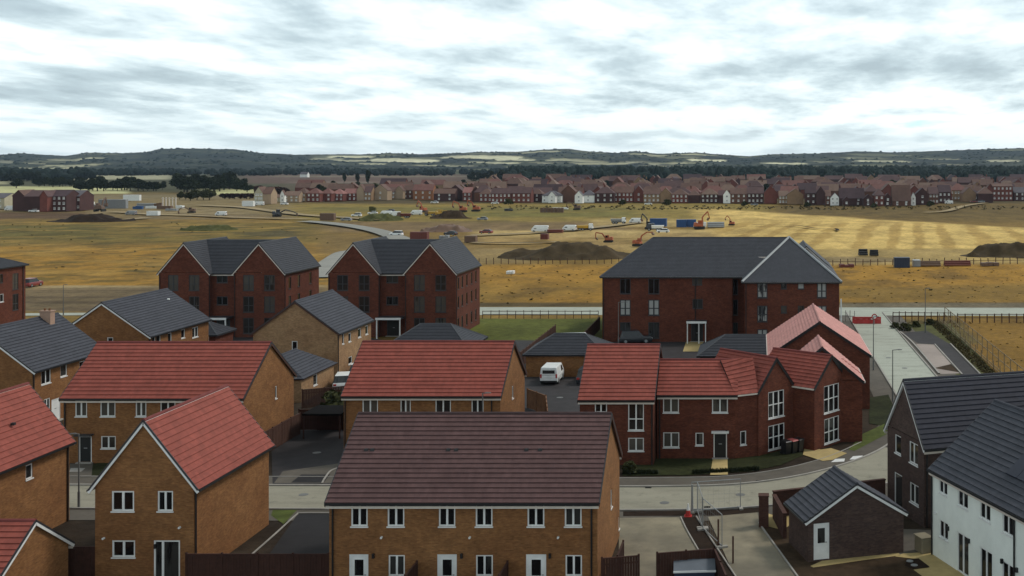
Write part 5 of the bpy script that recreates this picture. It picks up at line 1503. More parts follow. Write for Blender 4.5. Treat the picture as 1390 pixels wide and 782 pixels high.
def excavator(label, loc, rz, mat='orange', sc_=1.0, pose=(45, -100), z=0.0):
    t = empty('excavator', label, 'excavator', (loc[0], loc[1], z), rz)
    for sgn in (-1, 1):
        m = MB(); m.prism([(-1.9, .35), (-1.6, 0), (1.6, 0), (1.9, .35), (1.6, .8), (-1.6, .8)], sgn * 1.15 - .3, sgn * 1.15 + .3, 'y'); m.build('track', M['tyre'], t)
    m = MB(); tap(m, -1.9, 1.3, -1.85, 1.2, 2.5, 2.4, .95, 1.75); m.build('body', M[mat], t, bevel=0.06)
    m = MB(); tap(m, -1.85, -.6, -1.75, -.65, 2.3, 2.1, 1.76, 2.25); m.build('engine_cover', M[mat], t, bevel=0.05)
    m = MB(); m.tube((0, 0, .5), (0, 0, .96), .7, 12); m.build('turntable', M['black'], t)
    m = MB(); m.box(-.4, .25, 1.76, 1.15, 1.15, 2.95); cbn = m.build('cab', M[mat], t)
    m = MB(); m.box(.1, 1.151, 2.0, 1.0, 1.17, 2.8); m.box(1.151, .35, 2.0, 1.17, 1.05, 2.85); m.build('pane', M['glass'], cbn)
    a, b_ = R(pose[0]), R(pose[0] + pose[1])
    p0 = Vector((1.0, -.3, 1.5)); p1 = p0 + Vector((math.cos(a + .25) * 2.6, 0, math.sin(a + .25) * 2.6)); p2 = p1 + Vector((math.cos(a - .5) * 2.6, 0, math.sin(a - .5) * 2.6))
    m = MB(); m.bar(p0, p1, .34, .5); m.bar(p1, p2, .34, .42); m.build('boom', M[mat], t)
    p3 = p2 + Vector((math.cos(b_), 0, math.sin(b_))) * 2.5
    m = MB(); m.bar(p2, p3, .28, .34); m.build('stick', M[mat], t)
    m = MB(); m.tube(p0 + Vector((.5, 0, .2)), p1 + Vector((.1, 0, -.25)), .07, 6); m.build('hydraulic_ram', M['galv'], t)
    m = MB(); d_ = Vector((math.cos(b_ - .9), 0, math.sin(b_ - .9))); n_ = Vector((-d_.z, 0, d_.x))
    q = [p3, p3 + d_ * 1.0, p3 + d_ * .9 - n_ * .6, p3 - n_ * .7]
    k = [Vector((v.x, v.y - .55, v.z)) for v in q] + [Vector((v.x, v.y + .55, v.z)) for v in q]; m.hexa(k); m.build('bucket', M['brownp'], t)
    t.scale = (sc_ * .86,) * 3
    return t
M['oranged'] = plain('weathered_orange_paint', (0.36, 0.095, 0.035), 0.6)
MH = P(818, 328, 2.6)
excavator('orange excavator working on top of the dark spoil heap', (MH.x + 1.5, MH.y), R(178), 'oranged', 0.75, (38, -125), 2.4)
c_ = P(866, 334); excavator('orange excavator behind the slate roof with its arm raised', (c_.x, c_.y), R(-20), 'oranged', 0.85, (60, -60))
c_ = P(957, 311); excavator('large orange excavator beside the pair of blue containers', (c_.x - 2, c_.y), R(8), 'oranged', 1.2, (75, -150))
c_ = P(993, 306); excavator('small orange excavator folded up right of the large one', (c_.x, c_.y), R(170), 'oranged', 0.7, (75, -130))
c_ = P(874, 311); excavator('black excavator with a tall arm left of the blue container', (c_.x + 2, c_.y), R(180), 'd_paint', 1.05, (75, -150))
c_ = P(628, 288); excavator('orange excavator left of the pair before the far houses', (c_.x, c_.y), R(180), 'oranged', 1.2, (55, -130))
c_ = P(646, 287); excavator('orange excavator right of the pair before the far houses', (c_.x, c_.y), R(180), 'oranged', 1.2, (60, -145))
c_ = P(574, 288); excavator('orange excavator with raised arm before the orange brick house', (c_.x, c_.y), R(150), 'oranged', 1.1, (65, -130))
c_ = P(596, 294); excavator('yellow excavator in the middle of the machinery cluster', (c_.x, c_.y), R(10), 'yellow', 1.0, (20, -60))
c_ = P(609, 294); excavator('yellow excavator at the right of the machinery cluster', (c_.x, c_.y), R(200), 'yellow', 1.0, (30, -70))
c_ = P(132, 291); excavator('brown excavator on the low heap at far left', (c_.x, c_.y + 2), R(100), 'brownp', 1.5, (50, -120), 1.2)
c_ = P(376, 294); excavator('dark excavator on the sandy track left of the brown container', (c_.x, c_.y), R(20), 'd_paint', 1.2, (15, -40))
c_ = P(260, 289); excavator('brown excavator on the sandy track at left', (c_.x, c_.y), R(190), 'brownp', 1.0, (20, -80))
c_ = P(783, 285); excavator('brown excavator below the right white house', (c_.x, c_.y), R(180), 'brownp', 1.1, (40, -120))

def dumper(label, x, yb, rz, m1, m2, sc_=1.0):
    q = P(x, yb); t = empty('dump_truck', label, 'truck', (q.x, q.y, 0), rz)
    m = MB(); m.box(-2.8, -1, .6, 2.6, 1, .85); m.build('chassis', M['black'], t)
    m = MB(); tap(m, 1.2, 2.7, 1.2, 2.4, 2.1, 1.9, .86, 2.5); cbn = m.build('cab', M[m2], t, bevel=0.05)
    m = MB(); m.hexa([(2.66, -.8, 1.6), (2.7, -.8, 1.6), (2.7, .8, 1.6), (2.66, .8, 1.6), (2.44, -.75, 2.3), (2.5, -.75, 2.3), (2.5, .75, 2.3), (2.44, .75, 2.3)]); m.build('pane', M['glass'], cbn)
    m = MB(); tap(m, -2.7, 1.0, -3.1, 1.1, 1.9, 2.3, .9, 1.9); m.build('tipping_body', M[m1], t)
    wheels(t, (-1.9, -.9, 1.9), 2.2, .5, .4)
    t.scale = (sc_,) * 3
dumper('white cabbed tipper at the end of the sandy track', 840, 304, R(0), 'g_paint', 'w_paint')
dumper('yellow and white dumper before the spoil heap', 795, 313, R(0), 'yellow', 'w_paint', 0.95)
dumper('truck with white load tray before the blue container', 889, 313.5, R(180), 'w_paint', 'd_paint', 1.0)
dumper('brown dumper at the left end of the machinery cluster', 585, 293, R(180), 'yellow', 'brownp', 1.0)
dumper('white and maroon truck beside the second white van', 548, 296, R(190), 'maroon', 'brownp', 1.0)

for i, (x, yb, k_, p_, lab) in enumerate(((506, 291, 'car', 'w_paint', 'white car at the left foot of the low green brown heap'), (530, 288, 'car', 'd_paint', 'dark car behind the two white vans left of the machinery'), (470, 300, 'car', 'g_paint', 'grey car just right of the brown container with a mast'),
        (655, 299, 'car', 'g_paint', 'grey car on the green gold strip right of the excavator pair'), (900, 316, 'car', 'w_paint', 'white car below the blue container left of the gap'), (862, 303, 'van', 'w_paint', 'white van behind the black excavator'), (178, 292, 'van', 'g_paint', 'grey van left of the lone white cabin'),
        (300, 293, 'van', 'w_paint', 'white van on the sandy track between two excavators'), (950, 309, 'van', 'w_paint', 'white van between the blue pair and the large excavator'), (590, 276, 'car', 'w_paint', 'white car before the dark frontage of the far estate'), (1322, 275, 'car', 'r_paint', 'red car under the low dark house'), (1332, 275, 'car', 'g_paint', 'grey car under the low dark house'),
        (1288, 277, 'van', 'w_paint', 'white van before the orange red hipped house'), (672, 277, 'car', 'w_paint', 'white car before the long red front-row house'), (1024, 279, 'car', 'g_paint', 'grey car before the dark red house in the front row'), (880, 278, 'car', 'w_paint', 'white car before the tan brick front'))):
    (car if k_ == 'car' else van)(lab, vat(x, yb), R(175 + (i * 37) % 11), p_)

# pipes and stacks
def pipes(label, x, yb, n, L, r, mat, rz=0.1, name='pipe_stack'):
    q = P(x, yb); t = empty(name, label, 'pipes', (q.x, q.y, 0), rz)
    k = 0
    for row in range(3):
        for i in range(n - row):
            m = MB(); y = (i + row * .5) * r * 2.05; z_ = r + row * r * 1.75; m.tube((-L / 2, y, z_), (L / 2, y, z_), r, 10); m.build('pipe', M[mat], t); k += 1
pipes('stack of dark pipes in the straw field right of the hipped flats', 1172, 347, 3, 2.2, .3, 'black')
pipes('second stack of dark pipes in the straw field', 1187, 347.5, 3, 2.0, .28, 'tyre')
pipes('grey pipes between the two orange excavators', 972, 309, 5, 6, .35, 'galv')
pipes('red pipes along the fence in the gold field', 1300, 361, 3, 6, .22, 'maroon')
pipes('brown pipes along the fence right of the site tank', 1262, 361.5, 3, 5, .22, 'brownp')
for i in range(7):
    q = P(735.5 + i * 4.6, 288.5); m = MB(); m.box(-.65, -.8, 0, .65, .8, 2.2); m.box(-.75, -.9, .9, .75, .9, 1.1)
    o = m.build('brick_pallet', M['brownp']); o.location = (q.x, q.y, 0)
    tag(o, 'brown pallet of bricks in the row below the left white house', 'pallet', 'row of pallets below the white house')

for i, (x, yb, w, h, mt, lab) in enumerate(((186, 284, 5, 1.6, 'blue', 'blue topped stack of materials in the left site yard'), (205, 283, 6, 1.3, 'w_paint', 'white wrapped stack left of the tall pale posts'),
        (214, 281, 4, 2.2, 'brownp', 'brown stack behind the white wrapped one'), (232, 286, 6, 1.2, 'g_paint', 'low grey stack right of the white wrapped one'), (243, 283, 4, 1.6, 'w_paint', 'small white stack near the olive scrub'),
        (120, 281, 5, 2.6, 'w_paint', 'white stack right of the dark red building'), (128, 283, 4, 2.8, 'g_paint', 'grey box behind the brown excavator'), (8, 284, 5, 1.8, 'g_paint', 'grey stack at the left edge before the dark red building'),
        (760, 284, 8, .9, 'w_paint', 'pale flat stack right of the row of pallets'), (690, 286.5, 4, 1.1, 'd_paint', 'dark low stack left of the row of pallets'), (505, 287, 3, 2.4, 'strip', 'green box on the low green brown heap'),
        (1150, 363, 3.2, .7, 'maroon', 'low maroon stack left of the site tank by the fence'), (1345, 361, 4, .8, 'brownp', 'low brown stack right of the red pipes by the fence'), (602, 325, 3, 1.3, 'g_paint', 'small grey stack right of the maroon skip'), (692, 372, 1.6, .6, 'w_paint', 'small pale rubble bag in the gold grass below the spoil heap'))):
    q = P(x, yb); t = empty('material_stack', lab, 'stack', (q.x, q.y, 0), rng.uniform(-.2, .2))
    for k in range(3):
        m = MB(); m.box(-w / 2 + k * w / 3 + .05, rng.uniform(-.2, .2), 0, -w / 2 + (k + 1) * w / 3 - .05, 1.6, h * rng.uniform(.7, 1.05)); m.build('bundle', M[mt], t)
for i in range(5):
    q = P(221 + i * 4.4, 281.5); m = MB(); m.box(-.25, -.25, 0, .25, .25, 5.2); m.box(-.6, -.1, 4.6, .6, .1, 4.9)
    o = m.build('site_post', M['cream']); o.location = (q.x, q.y, 0); tag(o, 'tall pale post in the left site yard', 'post', 'tall pale posts in the left site yard')

# spoil heaps
def heap(label, cx, cy, rx, ry, h, seed, mat='mound', name='spoil_heap'):
    n = 70; mm = 40
    th = np.linspace(-1, 1, n); ph = np.linspace(-1, 1, mm)
    A, B = np.meshgrid(th, ph)
    r2 = np.sqrt(A ** 2 + B ** 2)
    nz = fbm(A * rx / 3.2 + 50, B * ry / 3.2 + 50, seed, 5); lg = fbm(A * 2.2 + 9, B * 2 + 9, seed + 5, 2)
    z = h * (1 - sm(.30, 1.0, r2 + (lg - .5) * .8)) * (.6 + .75 * nz) + (nz - .45) * .5 * (1 - sm(.7, .98, r2)) - .12
    z = np.where(r2 > .98, -.4, z)
    me = bpy.data.meshes.new(name); v = np.stack([A * rx, B * ry, z], -1).reshape(-1, 3)
    idx = np.arange(n * mm).reshape(mm, n); q = np.stack([idx[:-1, :-1], idx[:-1, 1:], idx[1:, 1:], idx[1:, :-1]], -1).reshape(-1, 4)
    keep = (r2.reshape(-1)[q] < 1.03).any(1)
    me.from_pydata([tuple(p) for p in v], [], [tuple(int(i) for i in f) for f in q[keep]])
    for p in me.polygons: p.use_smooth = True
    me.materials.append(M[mat]); o = bpy.data.objects.new(name, me); COL.objects.link(o); o.location = (cx, cy, 0)
    return tag(o, label, 'earth heap')
heap('big dark brown spoil heap beyond the fence in the middle distance', -46.5, 282, 18.0, 11, 3.1, 3)
heap('brown spoil heap at the right edge beyond the gold grass', 66, 286, 16, 9, 3.2, 8)
heap('long low dark soil heap at far left', (110 - VX) * 455 / F, 462, 17, 12, 2.4, 12, 'darksoil')
heap('low green brown heap left of the machinery', (514 - VX) * 465 / F, 468, 9, 8, 2.2, 15, 'strip')
heap('small tan heap under the machinery cluster', (606 - VX) * 478 / F, 485, 9, 6, 3.0, 18, 'soil')
heap('reddish heap behind the dark car beyond the flats', (598 - VX) * 385 / F, 392, 9, 6, 2.0, 21, 'brownp')
heap('small weedy heap behind the left twin-gabled block', (275 - VX) * 395 / F, 400, 10, 6, 1.6, 25, 'strip')

# ================================================================== FAR BUILDINGS
M['f_red'] = mottled('far_red_brick', (0.15, 0.048, 0.036), 0.2, .5)
M['f_brown'] = mottled('far_brown_brick', (0.13, 0.060, 0.040), 0.2, .5)
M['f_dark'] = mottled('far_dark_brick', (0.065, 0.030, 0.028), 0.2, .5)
M['f_tan'] = mottled('far_tan_brick', (0.26, 0.165, 0.095), 0.15, .5)
M['f_beige'] = mottled('far_beige_brick', (0.33, 0.24, 0.16), 0.12, .5)
M['f_cream'] = mottled('far_cream_render', (0.42, 0.38, 0.27), 0.1, .5)
M['f_orange'] = mottled('far_orange_brick', (0.27, 0.115, 0.055), 0.15, .5)
M['f_white'] = mottled('far_white_render', (0.80, 0.80, 0.76), 0.04, .5)
M['r_brown'] = mottled('far_brown_tile', (0.125, 0.070, 0.054), 0.2, .5, 0.8)
M['r_red'] = mottled('far_red_tile', (0.16, 0.072, 0.060), 0.2, .5, 0.8)
M['r_mauve'] = mottled('far_mauve_tile', (0.095, 0.054, 0.052), 0.2, .5, 0.8)
M['r_purple'] = mottled('far_purple_tile', (0.058, 0.034, 0.038), 0.2, .5, 0.8)
M['r_tan'] = mottled('far_tan_tile', (0.165, 0.105, 0.078), 0.2, .5, 0.8)
M['r_pink'] = mottled('far_pink_tile', (0.26, 0.12, 0.105), 0.15, .5, 0.8)
M['r_grey'] = mottled('far_grey_tile', (0.10, 0.09, 0.10), 0.2, .5, 0.8)

def fhouse(label, loc, W, D, ze, zr, kind, wall, roof, wins=3, floors=2, group=None, rz=0.0, chim=False, frame='white', cat='house', name='far_house'):
    """house of the far estate; origin at the middle of its front wall"""
    t = empty(name, label, cat, (*loc, 0), rz, group)
    w = MB(); r = MB(); x0, x1 = -W / 2, W / 2; o_ = .35
    w.poly([(x0, 0, 0), (x1, 0, 0), (x1, 0, ze), (x0, 0, ze)]); w.poly([(x1, 0, 0), (x1, D, 0), (x1, D, ze), (x1, 0, ze)])
    w.poly([(x1, D, 0), (x0, D, 0), (x0, D, ze), (x1, D, ze)]); w.poly([(x0, D, 0), (x0, 0, 0), (x0, 0, ze), (x0, D, ze)])
    def pl(*p):
        r.poly(p); r.poly([(q[0], q[1], q[2] - .18) for q in reversed(p)])
        for i in range(len(p)):
            a, b_ = p[i], p[(i + 1) % len(p)]; r.poly([(a[0], a[1], a[2] - .18), (b_[0], b_[1], b_[2] - .18), b_, a])
    if kind == 'x':
        w.poly([(x1, 0, ze), (x1, D, ze), (x1, D / 2, zr - .1)]); w.poly([(x0, D, ze), (x0, 0, ze), (x0, D / 2, zr - .1)])
        pl((x0 - .15, -o_, ze - .1), (x1 + .15, -o_, ze - .1), (x1 + .15, D / 2, zr), (x0 - .15, D / 2, zr)); pl((x1 + .15, D + o_, ze - .1), (x0 - .15, D + o_, ze - .1), (x0 - .15, D / 2, zr), (x1 + .15, D / 2, zr))
    elif kind == 'y':
        w.poly([(x0, 0, ze), (x1, 0, ze), (0, 0, zr - .1)]); w.poly([(x1, D, ze), (x0, D, ze), (0, D, zr - .1)])
        pl((x1 + o_, -.15, ze - .1), (x1 + o_, D + .15, ze - .1), (0, D + .15, zr), (0, -.15, zr)); pl((x0 - o_, D + .15, ze - .1), (x0 - o_, -.15, ze - .1), (0, -.15, zr), (0, D + .15, zr))
    else:
        i = min(W / 2 - .3, D / 2); a, b_ = (x0 + i, D / 2, zr), (x1 - i, D / 2, zr); q = [(x0 - o_, -o_, ze - .1), (x1 + o_, -o_, ze - .1), (x1 + o_, D + o_, ze - .1), (x0 - o_, D + o_, ze - .1)]
        pl(q[0], q[1], b_, a); pl(q[2], q[3], a, b_); pl(q[3], q[0], a); pl(q[1], q[2], b_)
    w.build('wall', M[wall], t); ro = r.build('roof', M[roof], t)
    if chim:
        m = MB(); m.box(x1 - 1.2, D / 2 - .4, zr - .8, x1 - .4, D / 2 + .4, zr + 1.0); m.build('chimney', M[wall], ro)
    if wins:
        hh = ze / floors
        for f in range(floors):
            for i in range(wins):
                cx = x0 + (i + .5) * W / wins + rng.uniform(-.15, .15); z0 = f * hh + hh * .36
                m = MB(); m.box(cx - .5, -.06, z0, cx + .5, .02, z0 + 1.15); m.box(cx - .6, -.1, z0 - .12, cx + .6, .02, z0 - .002); fr = m.build('window', M[frame], t)
                m = MB(); m.box(cx - .36, -.075, z0 + .3, cx - .06, -.062, z0 + 1.02); m.box(cx + .06, -.075, z0 + .3, cx + .36, -.062, z0 + 1.02); m.build('pane', M['glass_l'], fr)
    return t
def front(x0, x1, yb, yt, kind, wall, roof, desc, wins=None, floors=2, rz=0.0, chim=False, ef=.62, D=None):
    s = (yb - VY) / CAMH; Y = F / s; W = (x1 - x0) / s
    D = D or (min(W, 9) if kind == 'y' else 8.5)
    zr = CAMH - (yt - VY) * (Y + D / 2) / F if kind != 'y' else CAMH - (yt - VY) * Y / F
    zr = max(4.5, min(zr, 13)); ze = max(2.6, zr * ef)
    if wins is None: wins = max(1, min(6, round(W / 2.9)))
    return fhouse(desc, (((x0 + x1) / 2 - VX) / s, Y), W * .97, D, ze, zr, kind, wall, roof, wins, floors, 'front row houses of the far estate', rz, chim)
ORD = lambda s: s
front(345, 357, 277, 253.5, 'y', 'f_cream', 'r_brown', 'cream three storey house with a pale front at the left end of the far estate', 3, 3, D=9)
front(357, 368, 277, 254, 'x', 'f_beige', 'r_brown', 'beige blank sided half joined to the cream three storey house', 0)
front(371, 381, 274, 264.5, 'x', 'f_cream', 'r_tan', 'low cream cottage right of the cream three storey house', 1, 1)
front(380, 386, 275, 258, 'y', 'f_white', 'r_brown', 'narrow white gabled house left of the brown frontage', 1)
front(385, 406, 274.5, 259.5, 'x', 'f_beige', 'r_tan', 'long beige house with a tan roof between a narrow white gable and a beige hip', 3)
front(402, 416, 274, 255, 'hip', 'f_tan', 'r_brown', 'tan house with a brown hipped roof at the left of the red row')
front(416, 434, 274, 255, 'hip', 'f_red', 'r_red', 'red house with a red hipped roof, leftmost of three joined alike')
front(434, 450, 273.5, 255.5, 'hip', 'f_red', 'r_red', 'red house with a red hipped roof, middle of three joined alike')
front(449, 466, 273, 256.5, 'hip', 'f_red', 'r_pink', 'red house with a pinker hipped roof, rightmost of three joined alike')
front(466, 484, 272.5, 256, 'x', 'f_red', 'r_pink', 'red house with a pink roof left of the tall beige gable')
front(484, 494, 272.5, 250, 'y', 'f_beige', 'r_brown', 'tall beige blank gable house left of the second beige gable', 0)
front(494, 504, 272.5, 253, 'x', 'f_tan', 'r_mauve', 'tan side of the tall beige gabled house', 2)
front(506, 526, 272, 250, 'y', 'f_beige', 'r_brown', 'wide beige gabled house in the middle of the beige group', 1)
front(525, 537, 270, 254, 'x', 'f_tan', 'r_brown', 'small tan house between two beige gables')
front(536, 547, 270, 252, 'y', 'f_beige', 'r_brown', 'narrow beige gabled house beside the orange brick house', 0)
front(547, 560, 269.5, 251, 'x', 'f_brown', 'r_brown', 'brown house joined to the narrow beige gable')
front(560, 588, 271.5, 250, 'x', 'f_orange', 'r_red', 'large orange brick house behind the raised excavator arm', 3)
front(588, 618, 273, 256, 'x', 'f_dark', 'r_brown', 'dark low frontage right of the orange brick house', 2)
front(608, 628, 272.5, 251, 'y', 'f_dark', 'r_mauve', 'dark gabled house behind the low dark frontage', 1)
front(628, 640, 273, 254, 'x', 'f_red', 'r_pink', 'red house with a pink roof beside the pair of excavators', 2)
front(640, 652, 273.5, 253, 'y', 'f_dark', 'r_tan', 'dark brick gabled house with a tan roof right of the excavators', 0)
front(650, 668, 274, 256, 'hip', 'f_red', 'r_brown', 'red house with a brown hip left of the dotted windows row', 3)
front(666, 694, 275, 255, 'x', 'f_red', 'r_mauve', 'long red house with white windows left of the mauve roof', 5)
front(694, 721, 275, 254, 'x', 'f_red', 'r_mauve', 'long red house with four pairs of white windows left of the white house', 4)
front(721, 736, 274, 256, 'hip', 'f_dark', 'r_brown', 'dark house left of the first white house', 1)
front(735.5, 762, 275, 259, 'hip', 'f_white', 'r_grey', 'white house with a grey hip, left of the two white houses', 4)
front(744, 754, 275.6, 259.5, 'y', 'f_white', 'r_grey', 'white gabled bay at the centre of the left white house', 1, D=5)
front(762, 781, 274.5, 251, 'y', 'f_brown', 'r_brown', 'brown gabled house between the two white houses', 0)
front(780, 791, 276, 259, 'y', 'f_white', 'r_grey', 'white gabled house of the right white pair, left part', 1)
front(790, 807, 275, 258, 'hip', 'f_white', 'r_grey', 'white hipped house of the right white pair, right part', 1)
front(807, 834, 275, 254, 'hip', 'f_dark', 'r_mauve', 'dark house with a mauve hip right of the white pair', 3)
front(833, 860, 274.5, 253, 'x', 'f_red', 'r_brown', 'red brick terrace with two rows of pale windows right of the mauve hip', 5)
front(860, 874, 274.5, 252, 'y', 'f_red', 'r_mauve', 'red gabled house left of the tan house', 1)
front(873, 896, 275, 256, 'x', 'f_tan', 'r_brown', 'tan brick house with a long brown roof in the front row', 4)
front(896, 911, 275, 255, 'y', 'f_tan', 'r_brown', 'tan brick blank gable joined to the long brown roof', 0)
front(911, 934, 275.5, 256.5, 'hip', 'f_red', 'r_brown', 'red house with a wide brown hip and white windows right of the tan gable', 4)
front(934, 950, 275.5, 258, 'hip', 'f_dark', 'r_brown', 'dark sided house right of the wide brown hip', 0)
front(951, 975, 275.5, 256, 'hip', 'f_dark', 'r_tan', 'dark house with a tan hip left of the narrow white gable', 4)
front(975, 984, 275.5, 258, 'x', 'f_dark', 'r_mauve', 'dark strip of house touching the narrow white gable on its left', 0)
front(981.5, 991.5, 276, 257.5, 'y', 'f_white', 'r_brown', 'narrow white gabled house among dark houses, left of the tan gable')
front(991, 1014, 276, 255, 'x', 'f_brown', 'r_brown', 'brown house right of the narrow white gable', 3)
front(1014, 1037, 276, 254, 'x', 'f_dark', 'r_mauve', 'dark red house left of the plain red gable', 4)
front(1037, 1055, 276.5, 252, 'y', 'f_red', 'r_mauve', 'plain dark red gabled house left of the tan gable', 0)
front(1057, 1070, 277, 259, 'x', 'f_tan', 'r_tan', 'tan windowed front joined to the tan blank gable', 3)
front(1068, 1091, 277.5, 256, 'y', 'f_tan', 'r_tan', 'wide tan blank gable in the front row', 0)
front(1093, 1108, 278, 252, 'x', 'f_dark', 'r_purple', 'dark house with a purple roof and bright windows right of the tan gable', 2)
front(1108, 1120, 278.5, 253, 'y', 'f_dark', 'r_purple', 'dark gabled side joined to the purple roof', 0)
front(1120, 1128, 278.5, 258, 'x', 'f_brown', 'r_brown', 'thin brown house touching the bright white gable', 1)
front(1127.5, 1139, 279, 261.5, 'y', 'f_white', 'r_purple', 'bright white gabled house beside the wide purple roof')
front(1139, 1174, 279, 255, 'x', 'f_dark', 'r_purple', 'wide purple roofed terrace right of the bright white gable', 2, ef=.42)
front(1144, 1154, 279.6, 267, 'y', 'f_dark', 'r_purple', 'small dark porch gable before the wide purple roof, left', 1, 1, D=4)
front(1172, 1185, 279.6, 264, 'y', 'f_dark', 'r_purple', 'dark gable at the right end of the wide purple roof', 1)
front(1186, 1201, 279.5, 256, 'hip', 'f_red', 'r_mauve', 'red house with a mauve hip left of the big brown roof')
front(1200, 1210, 279.5, 262, 'y', 'f_dark', 'r_mauve', 'small dark gable left of the big brown roof', 1)
front(1211, 1237, 279.5, 251, 'x', 'f_brown', 'r_brown', 'house almost hidden by its big brown roof', 2, ef=.25)
front(1236.5, 1243, 279, 261, 'y', 'f_white', 'r_brown', 'slim white gable right of the big brown roof', 1)
front(1243, 1261, 278, 255, 'y', 'f_dark', 'r_purple', 'dark gabled house right of the slim white gable', 1)
front(1261, 1274, 277, 254, 'x', 'f_brown', 'r_mauve', 'brown house with yellowish windows right of the dark gable', 3)
front(1274, 1291, 275.5, 251, 'x', 'f_dark', 'r_purple', 'dark house with a purple roof left of the orange roofed house', 3)
front(1290, 1313, 272.5, 249, 'hip', 'f_tan', 'r_red', 'tan house with an orange red hip near the right edge', 5)
front(1313, 1336, 273, 258, 'hip', 'f_dark', 'r_purple', 'low dark house with a purple hip over parked cars', 1, 1)
front(1338, 1348, 272.5, 250, 'y', 'f_red', 'r_brown', 'red gabled end of the tall three storey block', 1, 3)
front(1347, 1375, 272.5, 249, 'x', 'f_red', 'r_brown', 'tall three storey red block with stacked white windows at right', 5, 3, ef=.85)
front(1376, 1400, 272.5, 254, 'x', 'f_dark', 'r_grey', 'dark grey roofed house at the right edge of the far estate', 3)
# dark red site building far left
def blk(x0, x1, yb, yt, wall, roof, desc, kind='x', wins=3, floors=3, D=12, ef=.72):
    s = (yb - VY) / CAMH; Y = F / s; W = (x1 - x0) / s
    zr = CAMH - (yt - VY) * (Y + D / 2) / F
    fhouse(desc, (((x0 + x1) / 2 - VX) / s, Y), W, D, zr * ef, zr, kind, wall, roof, wins, floors, 'dark building at far left', cat='building', name='far_building')
blk(17, 33, 286.5, 257.5, 'f_dark', 'r_brown', 'dark red part with a small gable at the left end of the far left building', 'y', 0)
blk(33, 54, 287, 258, 'f_dark', 'r_mauve', 'dark middle part of the far left building', 'x', 0)
blk(54, 64, 287.5, 258, 'f_red', 'r_mauve', 'plain dark red stair part of the far left building', 'y', 0)
blk(64, 90, 287, 257.5, 'f_dark', 'r_purple', 'dark part with white square windows in the far left building', 'x', 4)
blk(90, 108, 286, 258, 'f_dark', 'r_grey', 'right end of the far left building with close white panels', 'x', 5, 2)
blk(-30, 6, 284, 262, 'f_cream', 'r_grey', 'grey building cut off at the left edge', 'x', 3, 2)

# back rows of the far estate
far_n = 0
proto = []
roofs = ['r_brown', 'r_brown', 'r_mauve', 'r_red', 'r_tan', 'r_mauve', 'r_purple']; walls = ['f_red', 'f_brown', 'f_dark', 'f_tan', 'f_beige']
desc_r = {'r_brown': 'brown', 'r_mauve': 'mauve', 'r_red': 'red', 'r_tan': 'tan', 'r_purple': 'purple'}; desc_w = {'f_red': 'red brick', 'f_brown': 'brown brick', 'f_dark': 'dark brick', 'f_tan': 'tan brick', 'f_beige': 'beige brick', 'f_white': 'white rendered'}
desc_k = {'x': 'side gabled', 'y': 'front gabled', 'hip': 'hipped'}
rr = random.Random(21)
combos = [('x', 'f_red', 'r_brown'), ('x', 'f_dark', 'r_mauve'), ('hip', 'f_red', 'r_red'), ('y', 'f_tan', 'r_brown'), ('x', 'f_brown', 'r_tan'), ('hip', 'f_dark', 'r_brown'), ('y', 'f_red', 'r_mauve'), ('x', 'f_red', 'r_purple'), ('hip', 'f_brown', 'r_tan'), ('y', 'f_brown', 'r_red'), ('x', 'f_tan', 'r_red'), ('x', 'f_red', 'r_tan'), ('hip', 'f_brown', 'r_mauve'), ('y', 'f_dark', 'r_brown'), ('y', 'f_red', 'r_brown'), ('x', 'f_brown', 'r_brown')]
spots = []
rowY = [690, 722, 758, 798, 842, 892, 948, 1010, 1080, 1160, 1250]
for ri, Yr_ in enumerate(rowY):
    lo = 395 if Yr_ < 900 else (520 if Yr_ < 1000 else 655)
    x = (lo - VX) * Yr_ / F; xe = (1480 - VX) * Yr_ / F
    while x < xe:
        W = rr.uniform(9, 17) * (1 + ri * .05)
        px_ = VX + (x + W / 2) * F / Yr_
        gap = rr.choice([1, 2, 3, 5, 9])
        if not (px_ < 640 and Yr_ < 730): spots.append((x + W / 2, Yr_ + rr.uniform(-9, 9), W, ri))
        x += W + gap
rr.shuffle(spots); spots.sort(key=lambda q: q[3])
random.Random(4).shuffle(spots); spots = sorted(spots[:236], key=lambda q: q[3])
for k_, (x, y, W, ri) in enumerate(spots):
    ci = rr.randrange(len(combos)); kd, wl, rf = combos[ci]
    while len(proto) < len(combos): proto.append(None)
    lab = '%s far estate house with a %s %s roof, behind the front row' % (desc_w[wl], desc_r[rf], desc_k[kd])
    sc3 = ((W / 14 if kd != 'y' else rr.uniform(.85, 1.1)), 1.0, rr.uniform(.9, 1.12) + ri * .02)
    if proto[ci] is None:
        proto[ci] = reg(fhouse(lab, (x, y), 14 if kd != 'y' else 8.5, 8.5, 5.2, 8.9, kd, wl, rf, 0, 2, 'back row far estate houses: ' + desc_r[rf] + ' ' + desc_k[kd], rr.uniform(-.12, .12), chim=(ci % 3 == 0)))
        proto[ci].scale = sc3
    else:
        copy_thing(proto[ci], (x, y, 0), rr.uniform(-.15, .15) + (R(90) if rr.random() < .12 else 0), lab, sc3)
print('far houses', len(spots))

# white farm buildings and poles on the plain
for (x, yb, w, h, l) in ((540 - 0, 0, 0, 0, None),):
    pass
fhouse('white farmhouse alone on the plain above the red row', ((412 - VX) * 1900 / F, 1900), 12, 10, 5, 9, 'x', 'f_white', 'r_grey', 2, 2)

